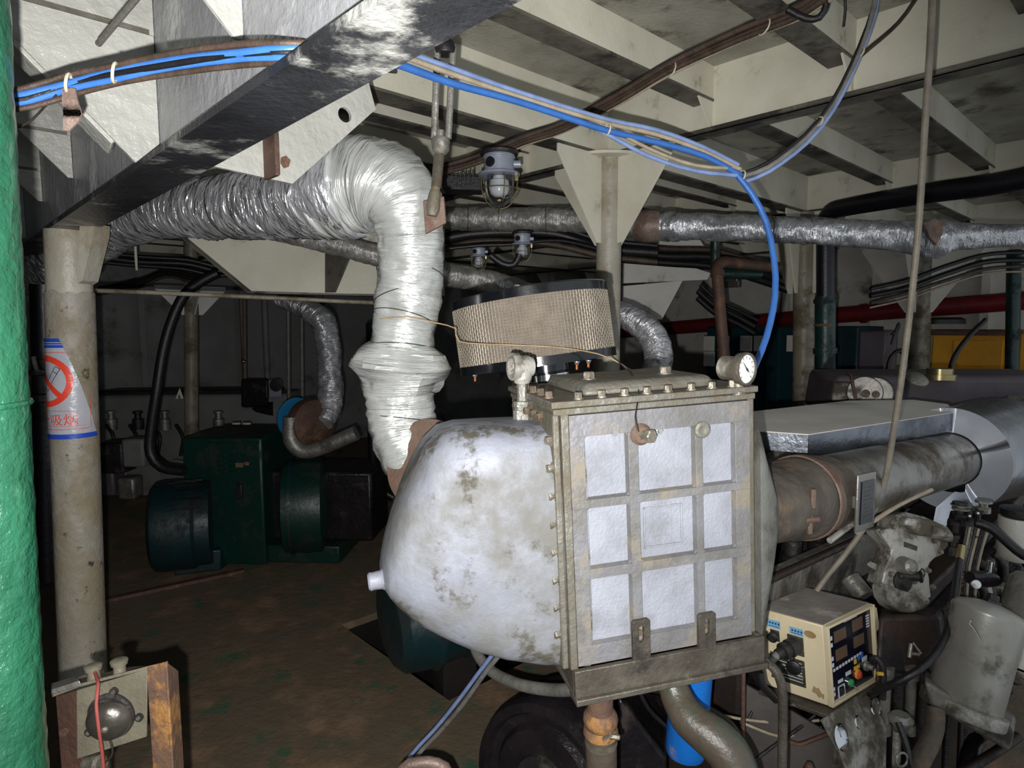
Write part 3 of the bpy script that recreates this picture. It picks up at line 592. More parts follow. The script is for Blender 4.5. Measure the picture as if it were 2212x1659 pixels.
# blue bundle, left piece in front of the knees, through the girder, then right piece
bundle('cable_bundle', 'blue cable bundle strung across the bracket plates at the upper left',
       [(-40, 222, .92), (60, 205, .93), (150, 178, .94), (250, 155, .93), (380, 130, .9), (520, 112, .86), (660, 107, .82), (760, 118, 1.0), (850, 135, 1.26)],
       [(0, 0, .0055, 'cable_blue'), (.004, -.008, .005, 'cable_blue'), (-.004, .008, .0045, 'cable_brown'), (.006, -.015, .004, 'cable_brown'), (-.002, -.004, .0045, 'cable_black')],
       [(148, 180, .93, .018), (248, 157, .92, .018)])
bundle('cable_bundle', 'blue and grey cable bundle running from the black girder to the knot at the right',
       [(800, 122, 1.2), (868, 142, 1.3), (980, 178, 1.42), (1120, 222, 1.55), (1310, 282, 1.7), (1420, 305, 1.76), (1520, 338, 1.8), (1600, 380, 1.82)],
       [(0, 0, .0085, 'cable_blue'), (-.006, .017, .006, 'cable_tan'), (-.01, .028, .006, 'cable_paleblue')],
       [(1312, 280, 1.69, .022)])
bundle('cable_bundle', 'slack grey and pale blue loop hanging below the blue cables',
       [(1250, 262, 1.68), (1312, 290, 1.71), (1400, 335, 1.75), (1500, 370, 1.79), (1600, 380, 1.82)],
       [(0, 0, .006, 'cable_paleblue'), (-.002, .018, .005, 'cable_tan')], [(1602, 380, 1.82, .02)])
cable('blue_cable', [(1590, 375, 1.82), (1625, 420, 1.81), (1655, 480, 1.8), (1672, 560, 1.78), (1674, 640, 1.75), (1655, 730, 1.7), (1622, 810, 1.62), (1608, 850, 1.56), (1598, 900, 1.53)], .0088, 'cable_blue', 'single bright blue cable dropping behind the pressure gauge', n=12)
bundle('cable_bundle', 'dark cables hanging from the deck down to the blue knot',
       [(1895, -40, 1.75), (1888, 20, 1.76), (1855, 115, 1.77), (1800, 225, 1.79), (1740, 300, 1.8), (1660, 360, 1.81), (1605, 382, 1.82)],
       [(0, 0, .0075, 'cable_grey'), (.004, -.013, .006, 'cable_paleblue'), (-.004, .010, .005, 'cable_black')], [(1858, 112, 1.77, .017), (1770, 262, 1.79, .016)])
cable('black_cable', [(1990, -20, 1.9), (1940, 50, 1.86), (1862, 118, 1.78)], .006, 'cable_brown', 'thin dark cable joining the hanging cables at the top right')
bundle('cable_bundle', 'brown armoured cable bundle tied under the deck from the top right to the big lamp',
       [(1830, -45, 1.62), (1740, 20, 1.72), (1600, 78, 1.86), (1450, 148, 2.02), (1340, 212, 2.15), (1220, 275, 2.3), (1130, 305, 2.38), (1060, 335, 2.45), (985, 362, 2.5), (900, 375, 2.55)],
       [(0, 0, .010, 'cable_brown'), (.01, .014, .009, 'cable_black'), (-.01, -.012, .008, 'cable_brown'), (.012, -.010, .006, 'cable_tan'), (-.012, .012, .009, 'cable_brown'), (0, .024, .007, 'cable_black')],
       [(1450, 150, 2.01, .03), (1650, 57, 1.8, .03)], seed=3)
cable('black_cable', [(1700, 20, 1.7), (1740, 40, 1.7), (1770, 38, 1.69), (1785, 10, 1.68), (1775, -10, 1.68)], .009, 'cable_black', 'black cable loop at the top edge beside the brown bundle')
cable('black_cable', [(1824, -20, 1.95), (1826, 20, 1.97), (1822, 58, 1.98)], .004, 'cable_black', 'short thin black wire hanging at the deck beam, top right')
cable('hanging_cable', [(2016, -60, 1.45), (2010, 90, 1.46), (1996, 300, 1.48), (1983, 500, 1.5), (1960, 720, 1.53), (1935, 900, 1.56), (1905, 1060, 1.6), (1850, 1165, 1.62), (1790, 1240, 1.62), (1764, 1276, 1.62)], .0075, 'rope_grey', 'long grey cable hanging from the deck to the control box', n=12)
bundle('cable_bundle', 'dark cable run under the far ceiling behind the left pillar',
       [(200, 552, 4.2), (300, 565, 4.3), (400, 572, 4.4), (480, 585, 4.5), (560, 575, 4.6), (700, 560, 4.7)],
       [(0, 0, .02, 'cable_black'), (.02, .03, .016, 'cable_black'), (-.02, -.03, .014, 'cable_black')], seed=5)
bundle('cable_bundle', 'sagging dark cable run over the far engine',
       [(210, 628, 5.0), (300, 612, 5.0), (360, 590, 5.0), (420, 600, 5.0), (470, 585, 5.0), (560, 560, 5.0), (700, 560, 5.0)],
       [(0, 0, .02, 'cable_black'), (.02, .02, .02, 'cable_black'), (-.01, -.03, .012, 'cable_brown')], seed=6)
cable('black_hose', [(470, 590, 3.9), (440, 605, 3.88), (400, 635, 3.86), (372, 690, 3.84), (352, 760, 3.82), (338, 850, 3.8), (326, 930, 3.8), (325, 980, 3.8), (350, 1010, 3.8), (398, 1018, 3.8)], .03, 'cable_black', 'thick black hose hanging down to the dark green generator', 'hose', n=14)
cable('thin_pipe', [(60, 628, 2.62), (210, 628, 2.66), (420, 636, 2.72), (640, 646, 2.8), (760, 652, 2.85), (870, 656, 2.9)], .0095, 'pillar_dim', 'thin straight grey pipe passing behind the left pillar', 'pipe')
bundle('cable_bundle', 'dark pipe and cables in the gloom under the foil pipe left of the middle pillar',
       [(950, 520, 3.5), (1020, 505, 3.5), (1100, 500, 3.5), (1200, 508, 3.5), (1300, 535, 3.5), (1420, 545, 3.5)],
       [(0, 0, .03, 'cable_black'), (.0, -.05, .018, 'cable_brown'), (0, .04, .014, 'cable_black')], seed=8)
cable('black_cable', [(960, 538, 2.9), (1040, 530, 2.9), (1110, 528, 2.9), (1210, 520, 2.95), (1330, 548, 3.0)], .008, 'cable_black', 'thin cable slung past the two small lamps')
cable('black_cable', [(1060, 552, 2.72), (1085, 570, 2.72), (1110, 572, 2.72), (1122, 550, 2.72)], .014, 'cable_black', 'cable looped between the two small lamps')
bundle('cable_bundle', 'black cable run above the red pipe at the right',
       [(1340, 545, 4.3), (1440, 552, 4.3), (1540, 558, 4.3), (1640, 590, 4.3), (1700, 610, 4.4)],
       [(0, 0, .03, 'cable_black'), (.02, .05, .02, 'cable_brown'), (0, -.05, .025, 'cable_black')], seed=9)
bundle('cable_bundle', 'frayed black cables drooping beside the rusty upright pipe',
       [(1508, 628, 4.6), (1545, 660, 4.6), (1590, 685, 4.6), (1630, 705, 4.6)],
       [(0, 0, .02, 'cable_black'), (.03, .04, .014, 'cable_black'), (0, -.05, .02, 'cable_black')], seed=10)
bundle('cable_bundle', 'dark cable tray run at the far right under the deck',
       [(1880, 640, 5.0), (1960, 620, 5.0), (2050, 590, 5.0), (2140, 565, 5.0), (2280, 560, 5.0)],
       [(0, 0, .02, 'cable_black'), (.0, .06, .016, 'cable_black'), (0, -.05, .014, 'cable_brown'), (0, -.09, .008, 'cable_tan')], seed=11)
for k, (pts, lab) in enumerate(([[(1925, 745, 5.2), (1940, 700, 5.2), (1938, 715, 5.2), (1925, 722, 5.2)], 'small black cable loop left of the grey pillar'],
                   [[(1915, 805, 5.2), (1925, 770, 5.2), (1945, 758, 5.2), (1958, 790, 5.2), (1950, 810, 5.2)], 'black cable coil resting by the grey pillar'],
                   [[(2050, 810, 4.2), (2062, 770, 4.2), (2090, 730, 4.2), (2130, 690, 4.2)], 'dark hose arching in front of the yellow box'])):
    cable('black_cable', pts, .016 if k else .01, 'cable_black', lab)
# ================================================================ LAMPS
def lamp(px, py, Y, hp, label, first=None, lit=0):
    """bulkhead lamp: cast housing, flange, glass globe, bulb, wire guard; hp = height in pixels"""
    if first:
        c = copy_tree(first); c.location = W(px, py, Y); s = hp / FPX * Y / first['h']; c.scale = (s, s, s); c['label'] = label; del c['h']; return c
    o = W(px, py, Y); h = M2(hp, Y); t = thing('bulkhead_lamp', label, 'lamp', o, 'caged bulkhead lamps under the deck'); t['h'] = h
    r = h * .36; dn = -ZX
    MB().lathe(o, dn, [(-.02 * h, r * .55), (0, r * .82), (.05 * h, r * .86), (.07 * h, r * .78), (.30 * h, r * .80), (.33 * h, r * 1.08), (.37 * h, r * 1.1), (.385 * h, r * .95)], 32).build('housing', 'lamp_grey', t, bevel=.001)
    MB().lathe(o - dn * .004, dn, [(-.05 * h, r * .5), (-.04 * h, r * 1.0), (.01 * h, r * 1.0), (.02 * h, r * .8)], 24).build('mount', 'iron_dark', t)
    MB().lathe(o, dn, [(.37 * h, r * .78), (.6 * h, r * .77), (.75 * h, r * .70), (.87 * h, r * .5), (.93 * h, r * .22), (.94 * h, r * .01)], 32, False).build('globe', 'glass_clear', t)
    MB().lathe(o, dn, [(.37 * h, r * .2), (.44 * h, r * .24), (.46 * h, r * .34), (.58 * h, r * .38), (.68 * h, r * .32), (.72 * h, r * .2), (.73 * h, .001)], 20).build('bulb', 'bulb_white', t)
    for k in range(4):
        a = k * math.pi / 2 + .3; u = V((math.cos(a), math.sin(a), 0))
        MB().tube([o + dn * .37 * h + u * r * .98, o + dn * .62 * h + u * r * .95, o + dn * .82 * h + u * r * .75, o + dn * .94 * h + u * r * .42, o + dn * .985 * h], .0022, 8, .01).build('guard_wire', 'brass', t)
    MB().torus(o + dn * .62 * h, ZX, r * .95, .002, 32, 6).build('guard_ring', 'brass', t)
    for a in (.0, 2.2):
        u = V((math.cos(a), math.sin(a), 0)); MB().cyl(o + dn * .16 * h, o + dn * .16 * h + u * r * 1.12, r * .2, r * .2, 12).build('cable_gland', 'lamp_grey', t)
    u = V((-.55, -.83, 0)); MB().cyl(o + dn * .17 * h + u * r * .7, o + dn * .17 * h + u * r * .86, r * .26, r * .26, 14).build('plug', 'cable_black', t)
    MB().box(o + dn * .42 * h + V((.9, -.4, 0)) * r, V((.014, 0, 0)), V((0, .014, 0)), ZX * .03).build('hinge_clip', 'brass', t, bevel=.002)
    return t
LAMP = lamp(1078, 336, 2.3, 112, 'big caged bulkhead lamp hanging beside the turnbuckle')
lamp(1034, 536, 2.95, 48, 'small caged lamp, left of the pair behind the air filter', LAMP)
lamp(1128, 506, 2.85, 60, 'small caged lamp, right of the pair behind the air filter', LAMP)
del LAMP['h']
# ================================================================ TURNBUCKLE
TB = thing('turnbuckle', 'long steel turnbuckle hanging from the girder to the foil duct clamp', 'turnbuckle', W(945, 300, 1.5))
p = lambda x, y, Y=1.46: W(x, y, Y)
MB().tube([p(945, 100), p(938, 300)], .0078, 10, sm=False).build('side_bar', 'iron_light', TB)
MB().tube([p(979, 100), p(968, 300)], .0078, 10, sm=False).build('side_bar', 'iron_light', TB)
MB().lathe(p(962, 105), V((.0, 0, 1)), [(-.012, .021), (0, .024), (.012, .02), (.022, .01)], 10).build('top_nut', 'iron_dark', TB)
MB().lathe(p(952, 318), V((.03, 0, 1)), [(-.016, .012), (-.008, .019), (.012, .021), (.02, .018)], 12).build('bottom_nut', 'iron_light', TB)
prof = [(0, .0095)]
L = (p(950, 322) - p(942, 405)).length
for k in range(26): prof += [((k + .25) * L / 26, .0125), ((k + .75) * L / 26, .0088)]
MB().lathe(p(942, 405), p(950, 322) - p(942, 405), prof + [(L, .01)], 12).build('threaded_rod', 'cast_dirty', TB)
MB().tube([p(951, 296), p(952, 282)], .0095, 10, sm=False).build('rod_end', 'iron_light', TB)
MB().tube([(p(942, 402), .0095), (p(938, 425), .014), (p(935, 448), .016), (p(933, 466), .012)], n=12, step=.005).build('eye', 'cast_dirty', TB)
q = p(935, 462, 1.475); MB().prism([q + V((-.022, 0, .03)), q + V((.026, 0, .04)), q + V((.03, 0, -.02)), q + V((-.018, 0, -.045))], V((0, .012, 0))).build('lug', 'rust_red', TB, bevel=.002)
MB().hexb(p(937, 450, 1.455), V((-.2, -1, 0)), .008, .008).build('bolt', 'bolt_rust', TB)
gx = p(962, 95); MB().tube([gx, V((gx.x, gx.y + .0, G2Z + .1))], .008, 10, sm=False).build('hanger_rod', 'iron_dark', TB)
# small finned housing under the far ceiling, beside the lamp
t = thing('finned_box', 'dark finned box under the deck behind the big lamp', 'box', W(1000, 400, 2.75))
MB().box(W(1000, 400, 2.8), V((.16, .03, 0)), V((0, .1, 0)), ZX * .06).build('case', 'cable_black', t, bevel=.004)
for k in range(7): MB().box(W(968 + k * 9, 393 - k * 2, 2.74), V((.006, 0, 0)), V((0, .02, 0)), ZX * .055).build('fin', 'iron_dark', t)

cable('drooping_wire', [(122, 205, .935), (95, 232, .95), (70, 258, .96), (40, 276, .97)], .0016, 'wire_dark', 'thin dark cord drooping left below the blue cables', 'wire')
m = MB(); P = WL([(148, 190, .925), (150, 215, .925), (156, 245, .93), (152, 262, .935), (143, 282, .94)]); wd = [.008, .010, .012, .010, .004]
for i in range(4):
    u = V((1, .1, 0)); m.hexa([P[i] - u * wd[i], P[i] + u * wd[i], P[i + 1] + u * wd[i + 1], P[i + 1] - u * wd[i + 1]] + [q + V((0, .003, 0)) for q in (P[i] - u * wd[i], P[i] + u * wd[i], P[i + 1] + u * wd[i + 1], P[i + 1] - u * wd[i + 1])])
bmesh.ops.remove_doubles(m.bm, verts=m.bm.verts[:], dist=1e-5)
tag(m.build('rag_strip', 'tape_brown'), 'grey brown rag strip hanging from the blue cable bundle', 'rag')
# ================================================================ CHARGE AIR COOLER
KO = W(1250, 1441, 1.15); _u = V((math.sin(rad(76)), math.cos(rad(76)), 0)); _v = V((-_u.y, _u.x, 0))
rr = rad(2.6); KU = (_u * math.cos(rr) + ZX * math.sin(rr)); KW = (ZX * math.cos(rr) - _u * math.sin(rr)); KV = _v
def K(a, b, c): return KO + KU * a + KV * b + KW * c
def KP(px, py, b=0.0):
    q = WP(px, py, K(0, b, 0), KV) - KO; return q.dot(KU), q.dot(KW)
def kbox(m, a0, a1, b0, b1, c0, c1): return m.box(K((a0 + a1) / 2, (b0 + b1) / 2, (c0 + c1) / 2), KU * (a1 - a0), KV * (b1 - b0), KW * (c1 - c0))
KWD = KP(1622, 1150)[0]; KH = KP(1250, 897)[1]
CO = thing('charge_air_cooler', 'big dirty white charge air cooler with ribbed front plate and bulging left hood', 'cooler', K(.17, .15, 0))
kbox(MB(), .012, KWD - .012, .026, .30, .004, KH - .004).build('core_box', 'cast_dirty', CO, bevel=.003)
# ribbed front plate
cols = [(1270, 1364), (1384, 1507), (1521, 1592)]
ca = [(KP(x0, 1150)[0], KP(x1, 1150)[0]) for x0, x1 in cols]
rows_ = [(KP(1430, 1368)[1], KP(1430, 1228)[1]), (KP(1430, 1208)[1], KP(1430, 1079)[1]), (KP(1430, 1062)[1], KP(1430, 927)[1])]
RPN = kbox(MB(), .018, KWD - .008, .014, .024, .01, KH - .006).build('recessed_panel', 'panel_white', CO)
m = MB(); a_in = [.0] + [x for c_ in ca for x in c_] + [KWD]; c_in = [.0] + [x for r_ in rows_ for x in r_] + [KH]
m = MB()
# plate with nine rounded openings: frame bars and ribs, built as one grid with tapered sides
def rib_v(a0, a1):
    s = .004; m.hexa([K(a0, .001, 0), K(a1, .001, 0), K(a1, .001, KH), K(a0, .001, KH), K(a0 - s * (a0 > 0), .02, 0), K(a1 + s * (a1 < KWD), .02, 0), K(a1 + s * (a1 < KWD), .02, KH), K(a0 - s * (a0 > 0), .02, KH)])
def rib_h(c0, c1):
    s = .004; m.hexa([K(0, .0, c0), K(KWD, .0, c0), K(KWD, .0, c1), K(0, .0, c1), K(0, .0195, c0 - s * (c0 > 0)), K(KWD, .0195, c0 - s * (c0 > 0)), K(KWD, .0195, c1 + s * (c1 < KH)), K(0, .0195, c1 + s * (c1 < KH))])
for i in range(0, len(a_in), 2): rib_v(a_in[i], a_in[i + 1])
for i in range(0, len(c_in), 2): rib_h(c_in[i], c_in[i + 1])
for (a0, a1) in ca:                       # fillets in the opening corners
    for (c0, c1) in rows_:
        for sa, aa in ((1, a0), (-1, a1)):
            for sc_, cc in ((1, c0), (-1, c1)):
                r = .011; pts = [K(aa - sa * .002, .004, cc - sc_ * .002)] + [K(aa + sa * r * (1 - math.sin(t)), .004, cc + sc_ * r * (1 - math.cos(t))) for t in [i * math.pi / 10 for i in range(6)]]
                m.prism(pts, KV * .014)
CVP = m.build('cover_plate', 'rib_paint', CO, bevel=.0018)
kbox(MB(), -.016, -.001, -.002, .02, -.004, KH + .004).build('corner_strip', 'cast_dirty', CO, bevel=.002)
kbox(MB(), KWD + .001, KWD + .014, .006, .30, 0, KH + .01).build('side_flange', 'cast_dirty', CO, bevel=.003)
# raised tablet on the middle panel
t0, t1 = KP(1398, 1190), KP(1480, 1090); m = MB(); wv = .0035
for a0, a1, c0, c1 in ((t0[0], t1[0], t0[1], t0[1] + wv), (t0[0], t1[0], t1[1] - wv, t1[1]), (t0[0], t0[0] + wv, t0[1], t1[1]), (t1[0] - wv, t1[0], t0[1], t1[1])): kbox(m, a0, a1, .0105, .0145, c0, c1)
m.build('raised_tablet', 'panel_white', RPN, bevel=.001)
kbox(MB(), (t0[0] + t1[0]) / 2 - .02, (t0[0] + t1[0]) / 2 + .018, .0125, .0137, t0[1] + .02, t0[1] + .085).build('worn_plate', 'panel_white', RPN, bevel=.001)
# fasteners on the front
a, c = KP(1384, 938); MB().lathe(K(a, .002, c), -KV, [(0, .021), (.004, .021), (.012, .015)], 24).build('boss', 'rust_red', CVP)
q = K(a, -.008, c); ax = -KV + KU * .35; MB().lathe(q, ax, [(0, .009), (.014, .009), (.0145, .0135), (.024, .0135), (.026, .011)], 6).build('plug_bolt', 'bolt_steel', CVP)
a, c = KP(1516, 928); MB().lathe(K(a, .002, c), -KV, [(0, .0165), (.006, .0165), (.008, .012), (.008, .009), (.006, .006)], 24).build('boss', 'cast_dirty', CVP, bevel=.001)
for x, y in ((1331, 935), (1427, 931)): a, c = KP(x, y); MB().hexb(K(a, .006, c), -KV, .0055, .008).build('bolt', 'bolt_bright', CVP)
for x, y in ((1285, 885), (1342, 882), (1590, 872)): pass
# slotted lugs at the foot
for x0, x1, y0, y1 in ((1364, 1399, 1332, 1418), (1505, 1540, 1318, 1402)):
    (a0, c0), (a1, c1) = KP(x0, y1), KP(x1, y0); am = (a0 + a1) / 2; cm = c0 + (c1 - c0) * .62; r = .0055; l = .011
    outl = [(a0, c0 - .01), (a1, c0 - .01), (a1, c1 - .004), (a1 - .004, c1), (a0 + .004, c1), (a0, c1 - .004)]
    slot = [(am + r * math.cos(t), cm + (l if math.sin(t) >= 0 else -l) + r * math.sin(t)) for t in [-math.pi * .5 - 2 * math.pi * i / 20 for i in range(21)]]
    poly = [outl[0], (am, c0 - .01), slot[0]] + slot[1:] + [(am + .0001, c0 - .01)] + outl[1:]
    MB().prism([K(a_, -.010, c_) for a_, c_ in poly], KV * .009).build('slotted_lug', 'steel_grime', CO, bevel=.0008)
    MB().lathe(K(am, -.0, cm), -KV, [(0, .006), (.004, .006)], 12).build('lug_stud', 'bolt_rust', CO)
# left side flange with its bolts
SFL = kbox(MB(), -.03, -.017, .004, .31, -.003, KH + .012).build('side_flange', 'cast_dirty', CO, bevel=.003)
ys = [948, 1008, 1068, 1129, 1189, 1249, 1308, 1366]
for y in ys:
    a, c = KP(1224, y, .014); bolt(SFL, K(-.031, .016, c), -KU + KV * -.35, .0082, .012, 'bolt_steel')
for k in range(5): bolt(SFL, K(-.031, .07 + .045 * k, KH - .008), -KU - KV * .3, .0082, .012, 'bolt_rust')
# top plate, raised cover and bolts
m = MB(); kbox(m, -.03, KWD + .012, -.002, .32, KH + .002, KH + .014); kbox(m, -.034, KWD + .016, -.006, .325, KH + .0155, KH + .028); TFL = m.build('top_flange', 'cast_dirty', CO, bevel=.002)
a0, a1 = KP(1285, 850)[0], KP(1560, 850)[0]
m = MB(); z0, z1 = KH + .029, KH + .052
m.hexa([K(a0 - .012, .03, z0), K(a1 + .012, .03, z0), K(a1 + .012, .29, z0), K(a0 - .012, .29, z0), K(a0, .045, z1), K(a1, .045, z1), K(a1, .27, z1), K(a0, .27, z1)]).build('raised_cover', 'cast_dirty', CO, bevel=.010, seg=3)
for x in (1254, 1305, 1355, 1404, 1450, 1500, 1545, 1590): a, _ = KP(x, 860); bolt(TFL, K(a, .012, KH + .028), KW, .0078, .013, 'bolt_steel')
for k in range(5): bolt(TFL, K(-.018, .06 + .055 * k, KH + .028), KW, .0078, .013, 'bolt_rust')
for x in (1280, 1447): a, _ = KP(x, 830, .1); MB().hexb(K(a, .12, z1 - .002), KW, .0125, .017).build('plug_bolt', 'bolt_steel', CO)
# left hood: lofted bulging casing
sec = [(1219, 903, 1388, .155, .150, 7), (1200, 905, 1390, .155, .148, 6), (1130, 908, 1393, .155, .145, 5), (1060, 909, 1388, .155, .14, 4.4), (1000, 912, 1376, .16, .135, 4), (962, 922, 1364, .165, .13, 3.6), (930, 950, 1352, .165, .125, 3.2), (902, 995, 1338, .17, .12, 3), (877, 1048, 1320, .17, .112, 2.8), (853, 1110, 1298, .17, .1, 2.6), (836, 1162, 1278, .17, .085, 2.4), (826, 1200, 1262, .17, .06, 2.2), (821, 1222, 1250, .17, .03, 2)]
R = []; n = 56
for px, yt, yb, bc, bh, e in sec:
    at, ct = KP(px, yt, bc); ab_, cb = KP(px, yb, bc); am = (at + ab_) / 2; cm = (ct + cb) / 2; hc = (ct - cb) / 2; row = []
    for j in range(n):
        t_ = 2 * math.pi * j / n; cc_, ss = math.cos(t_), math.sin(t_)
        y = bh * math.copysign(abs(cc_) ** (2 / e), cc_); z = hc * math.copysign(abs(ss) ** (2 / e), ss)
        k = .003 * N.noise(V((am * 9, y * 9, z * 9)))
        row.append(K(am, bc + y * (1 + k), cm + z * (1 + k)))
    R.append(row)
fine = []
for i in range(len(R) - 1):
    for q in range(3): fine.append([(R[i][j].lerp(R[i + 1][j], q / 3)) for j in range(n)])
fine.append(R[-1])
MB().rings(fine, True, True).build('inlet_hood', 'hood_paint', CO, ang=60)
a, c = KP(838, 1232, .17); a2, c2 = KP(797, 1240, .17)
MB().lathe(K(a, .13, c), K(a2, .13, c2) - K(a, .13, c), [(-.01, .032), (.006, .024), (.016, .018), (.03, .017), (.036, .018), (.040, .015)], 24).build('drain_stub', 'hood_paint', CO)
# right hood
sec = [(1612, 880, 1398, .15, .150, 8), (1622, 905, 1380, .15, .148, 7), (1638, 945, 1325, .15, .14, 5), (1654, 985, 1275, .15, .13, 4), (1668, 1020, 1215, .15, .12, 3), (1680, 1040, 1175, .15, .10, 2.4)]
R = []
for px, yt, yb, bc, bh, e in sec:
    at, ct = KP(px, yt, .05); ab_, cb = KP(px, yb, .05); am = (at + ab_) / 2; cm = (ct + cb) / 2; hc = (ct - cb) / 2
    R.append([K(am, bc + bh * math.copysign(abs(math.cos(2 * math.pi * j / n)) ** (2 / e), math.cos(2 * math.pi * j / n)), cm + hc * math.copysign(abs(math.sin(2 * math.pi * j / n)) ** (2 / e), math.sin(2 * math.pi * j / n))) for j in range(n)])
MB().rings(R, True, True).build('outlet_hood', 'hood_grey', CO, ang=60)
# base frame: dirty angle iron with a lip, and a side brace
m = MB(); kbox(m, -.012, KWD + .022, -.012, .0, -.056, -.002); kbox(m, -.014, KWD + .024, -.022, .02, -.066, -.054); kbox(m, -.012, .0, .0, .33, -.06, -.002); kbox(m, KWD + .01, KWD + .022, .0, .33, -.06, -.002); kbox(m, -.012, KWD + .022, .3, .33, -.06, -.002)
m.build('base_frame', 'steel_grime', CO, bevel=.002)
MB().hexa([K(-.014, .004, -.05), K(-.004, .004, -.05), K(-.004, .022, -.05), K(-.014, .022, -.05), K(-.04, .31, .0), K(-.03, .31, .0), K(-.03, .33, .0), K(-.04, .33, .0)]).build('side_brace', 'steel_grime', CO)
# wire twisted round the bolt
# pressure gauge on the top right corner
PG = thing('pressure_gauge', 'round white faced pressure gauge on the cooler top right corner', 'gauge', W(1594, 850, 1.24))
q = W(1594, 852, 1.235)
MB().lathe(q, ZX, [(0, .014), (.006, .014), (.007, .0105), (.02, .0105), (.026, .008), (.045, .008)], 12).build('stem', 'bolt_steel', PG)
dn = V((.59, -.81, .0)).normalized(); qc = W(1608, 797, 1.23)
MB().lathe(qc - dn * .05, dn, [(0, .021), (.002, .024), (.034, .024), (.04, .028)], 28).build('body', 'cast_paint', PG, bevel=.002)
MB().lathe(qc - dn * .012, dn, [(0, .026), (.002, .031), (.014, .033), (.019, .032), (.020, .0285), (.015, .0275)], 36, False).build('bezel', 'steel_grime', PG)
DL = MB().lathe(qc - dn * .0, dn, [(-.002, .0282), (.004, .0282)], 32).build('dial', 'dial_white', PG)
sx = dn.cross(ZX).normalized() * -1
def needle(L, an, w_, rr=.0): d_ = sx * math.cos(an) + ZX * math.sin(an); e_ = dn.cross(d_); c_ = qc + dn * .0052; return [c_ - e_ * w_ + d_ * -rr, c_ + e_ * w_ + d_ * -rr, c_ + d_ * L]
MB().prism(needle(.020, 2.3, .0014), dn * .0006).prism(needle(.011, -.7, .003), dn * .0006).build('needle', 'sign_black', DL)
m = MB()
for k in range(11):
    an = rad(225 - 27 * k); d_ = sx * math.cos(an) + ZX * math.sin(an); m.box(qc + dn * .0044 + d_ * .0225, d_ * .005, dn.cross(d_) * .0009, dn * .0006)
m.build('scale_marks', 'sign_black', DL)
# cast elbow fitting standing on the hood
EL = thing('pipe_elbow', 'upright cast pipe elbow on nipples standing on the cooler hood', 'pipe fitting', W(1128, 905, 1.3))
q = W(1128, 908, 1.31); qt = W(1128, 800, 1.31)
MB().lathe(q, ZX, [(0, .02), (.022, .019), (.023, .0165), (.028, .0165), (.029, .0185), (.04, .0185), (.041, .011), (.05, .010), (.085, .010)], 10).build('nipple', 'iron_light', EL)
top = q + ZX * .112
MB().tube([(q + ZX * .078, .016), (q + ZX * .09, .0205), (q + ZX * .108, .023), (top + V((-.004, 0, .004)), .024)], n=20, step=.004).build('elbow_body', 'cast_paint', EL)
ex = V((-.93, -.36, .03)).normalized()
MB().lathe(top - ex * .022, ex, [(0, .020), (.012, .0235), (.03, .024), (.031, .028), (.045, .029), (.047, .027), (.047, .019), (.03, .018)], 28).build('elbow_socket', 'cast_paint', EL)
# thin wires: from the vertical duct round the filter to the cooler bolt
tag(MB().tube(WL([(820, 690, 1.5), (880, 684, 1.5), (940, 697, 1.5), (985, 710, 1.52), (992, 738, 1.51), (1100, 745, 1.49), (1200, 750, 1.49), (1290, 764, 1.5), (1340, 785, 1.5), (1365, 800, 1.46), (1420, 808, 1.4), (1480, 820, 1.36)]), .0016, 6, .03).build('tan_wire', 'wire_tan'), 'thin tan wire strung from the foil duct across the mesh filter', 'wire')
tag(MB().tube(WL([(1318, 765, 1.5), (1345, 790, 1.4), (1372, 820, 1.27), (1380, 850, 1.2), (1372, 900, 1.135), (1378, 935, 1.12)]), .0014, 6, .03).build('loose_wire', 'wire_dark'), 'thin dark wire drooping over the cooler top to the big bolt', 'wire')
# red flange plate of the turbine outlet, behind the hood, where the duct ends
fc = W(921, 1003, 1.47)
RF = thing('turbine_flange', 'reddish brown round flange between the foil duct and the cooler hood', 'flange', fc)
MB().lathe(fc, V((-.45, -.83, .3)), [(-.04, .07), (-.02, .106), (.0, .109), (.012, .107)], 44).build('flange_ring', 'rust_red', RF, bevel=.002)
MB().tube([(fc, .07), (fc + V((.1, .12, -.06)), .075), (fc + V((.2, .18, -.15)), .08)], n=24).build('outlet_neck', 'rust_brown', RF)
# ================================================================ AIR FILTER
FQ = W(1152, 712, 1.72); fr = M2(166, 1.72); fax = V((-.135, .055, 1)).normalized(); fh = M2(152, 1.72)
AF = thing('air_filter', 'round wire mesh air filter with black rims behind the cooler', 'air filter', FQ - fax * fh / 2)
b0 = FQ - fax * fh / 2
MB().lathe(b0, fax, [(.012, fr * .965), (fh - .012, fr * .965)], 72, True).build('filter_element', 'filter_element', AF)
m = MB(); x_, y_ = perp(fax); nv = 150; nh = 22; rw = .0009
for i in range(nv):
    t_ = 2 * math.pi * i / nv; u = x_ * math.cos(t_) + y_ * math.sin(t_); tn = fax.cross(u)
    R = []
    for k in range(nh * 1 + 1):
        h = .014 + (fh - .028) * k / nh; off = .0009 * (1 if (k + i) % 2 else -1); c_ = b0 + fax * h + u * (fr + off)
        R.append([c_ + u * rw, c_ + tn * rw, c_ - u * rw, c_ - tn * rw])
    m.rings(R, True, False)
for k in range(nh + 1):
    h = .014 + (fh - .028) * k / nh
    rr_ = []
    for i in range(nv + 1):
        t_ = 2 * math.pi * i / nv; u = x_ * math.cos(t_) + y_ * math.sin(t_); off = -.0007 * (1 if (k + i) % 2 else -1); c_ = b0 + fax * h + u * (fr + off)
        rr_.append([c_ + u * rw, c_ + fax * rw, c_ - u * rw, c_ - fax * rw])
    m.rings(rr_, True, False)
m.build('wire_mesh', 'mesh_wire', AF, ang=80)
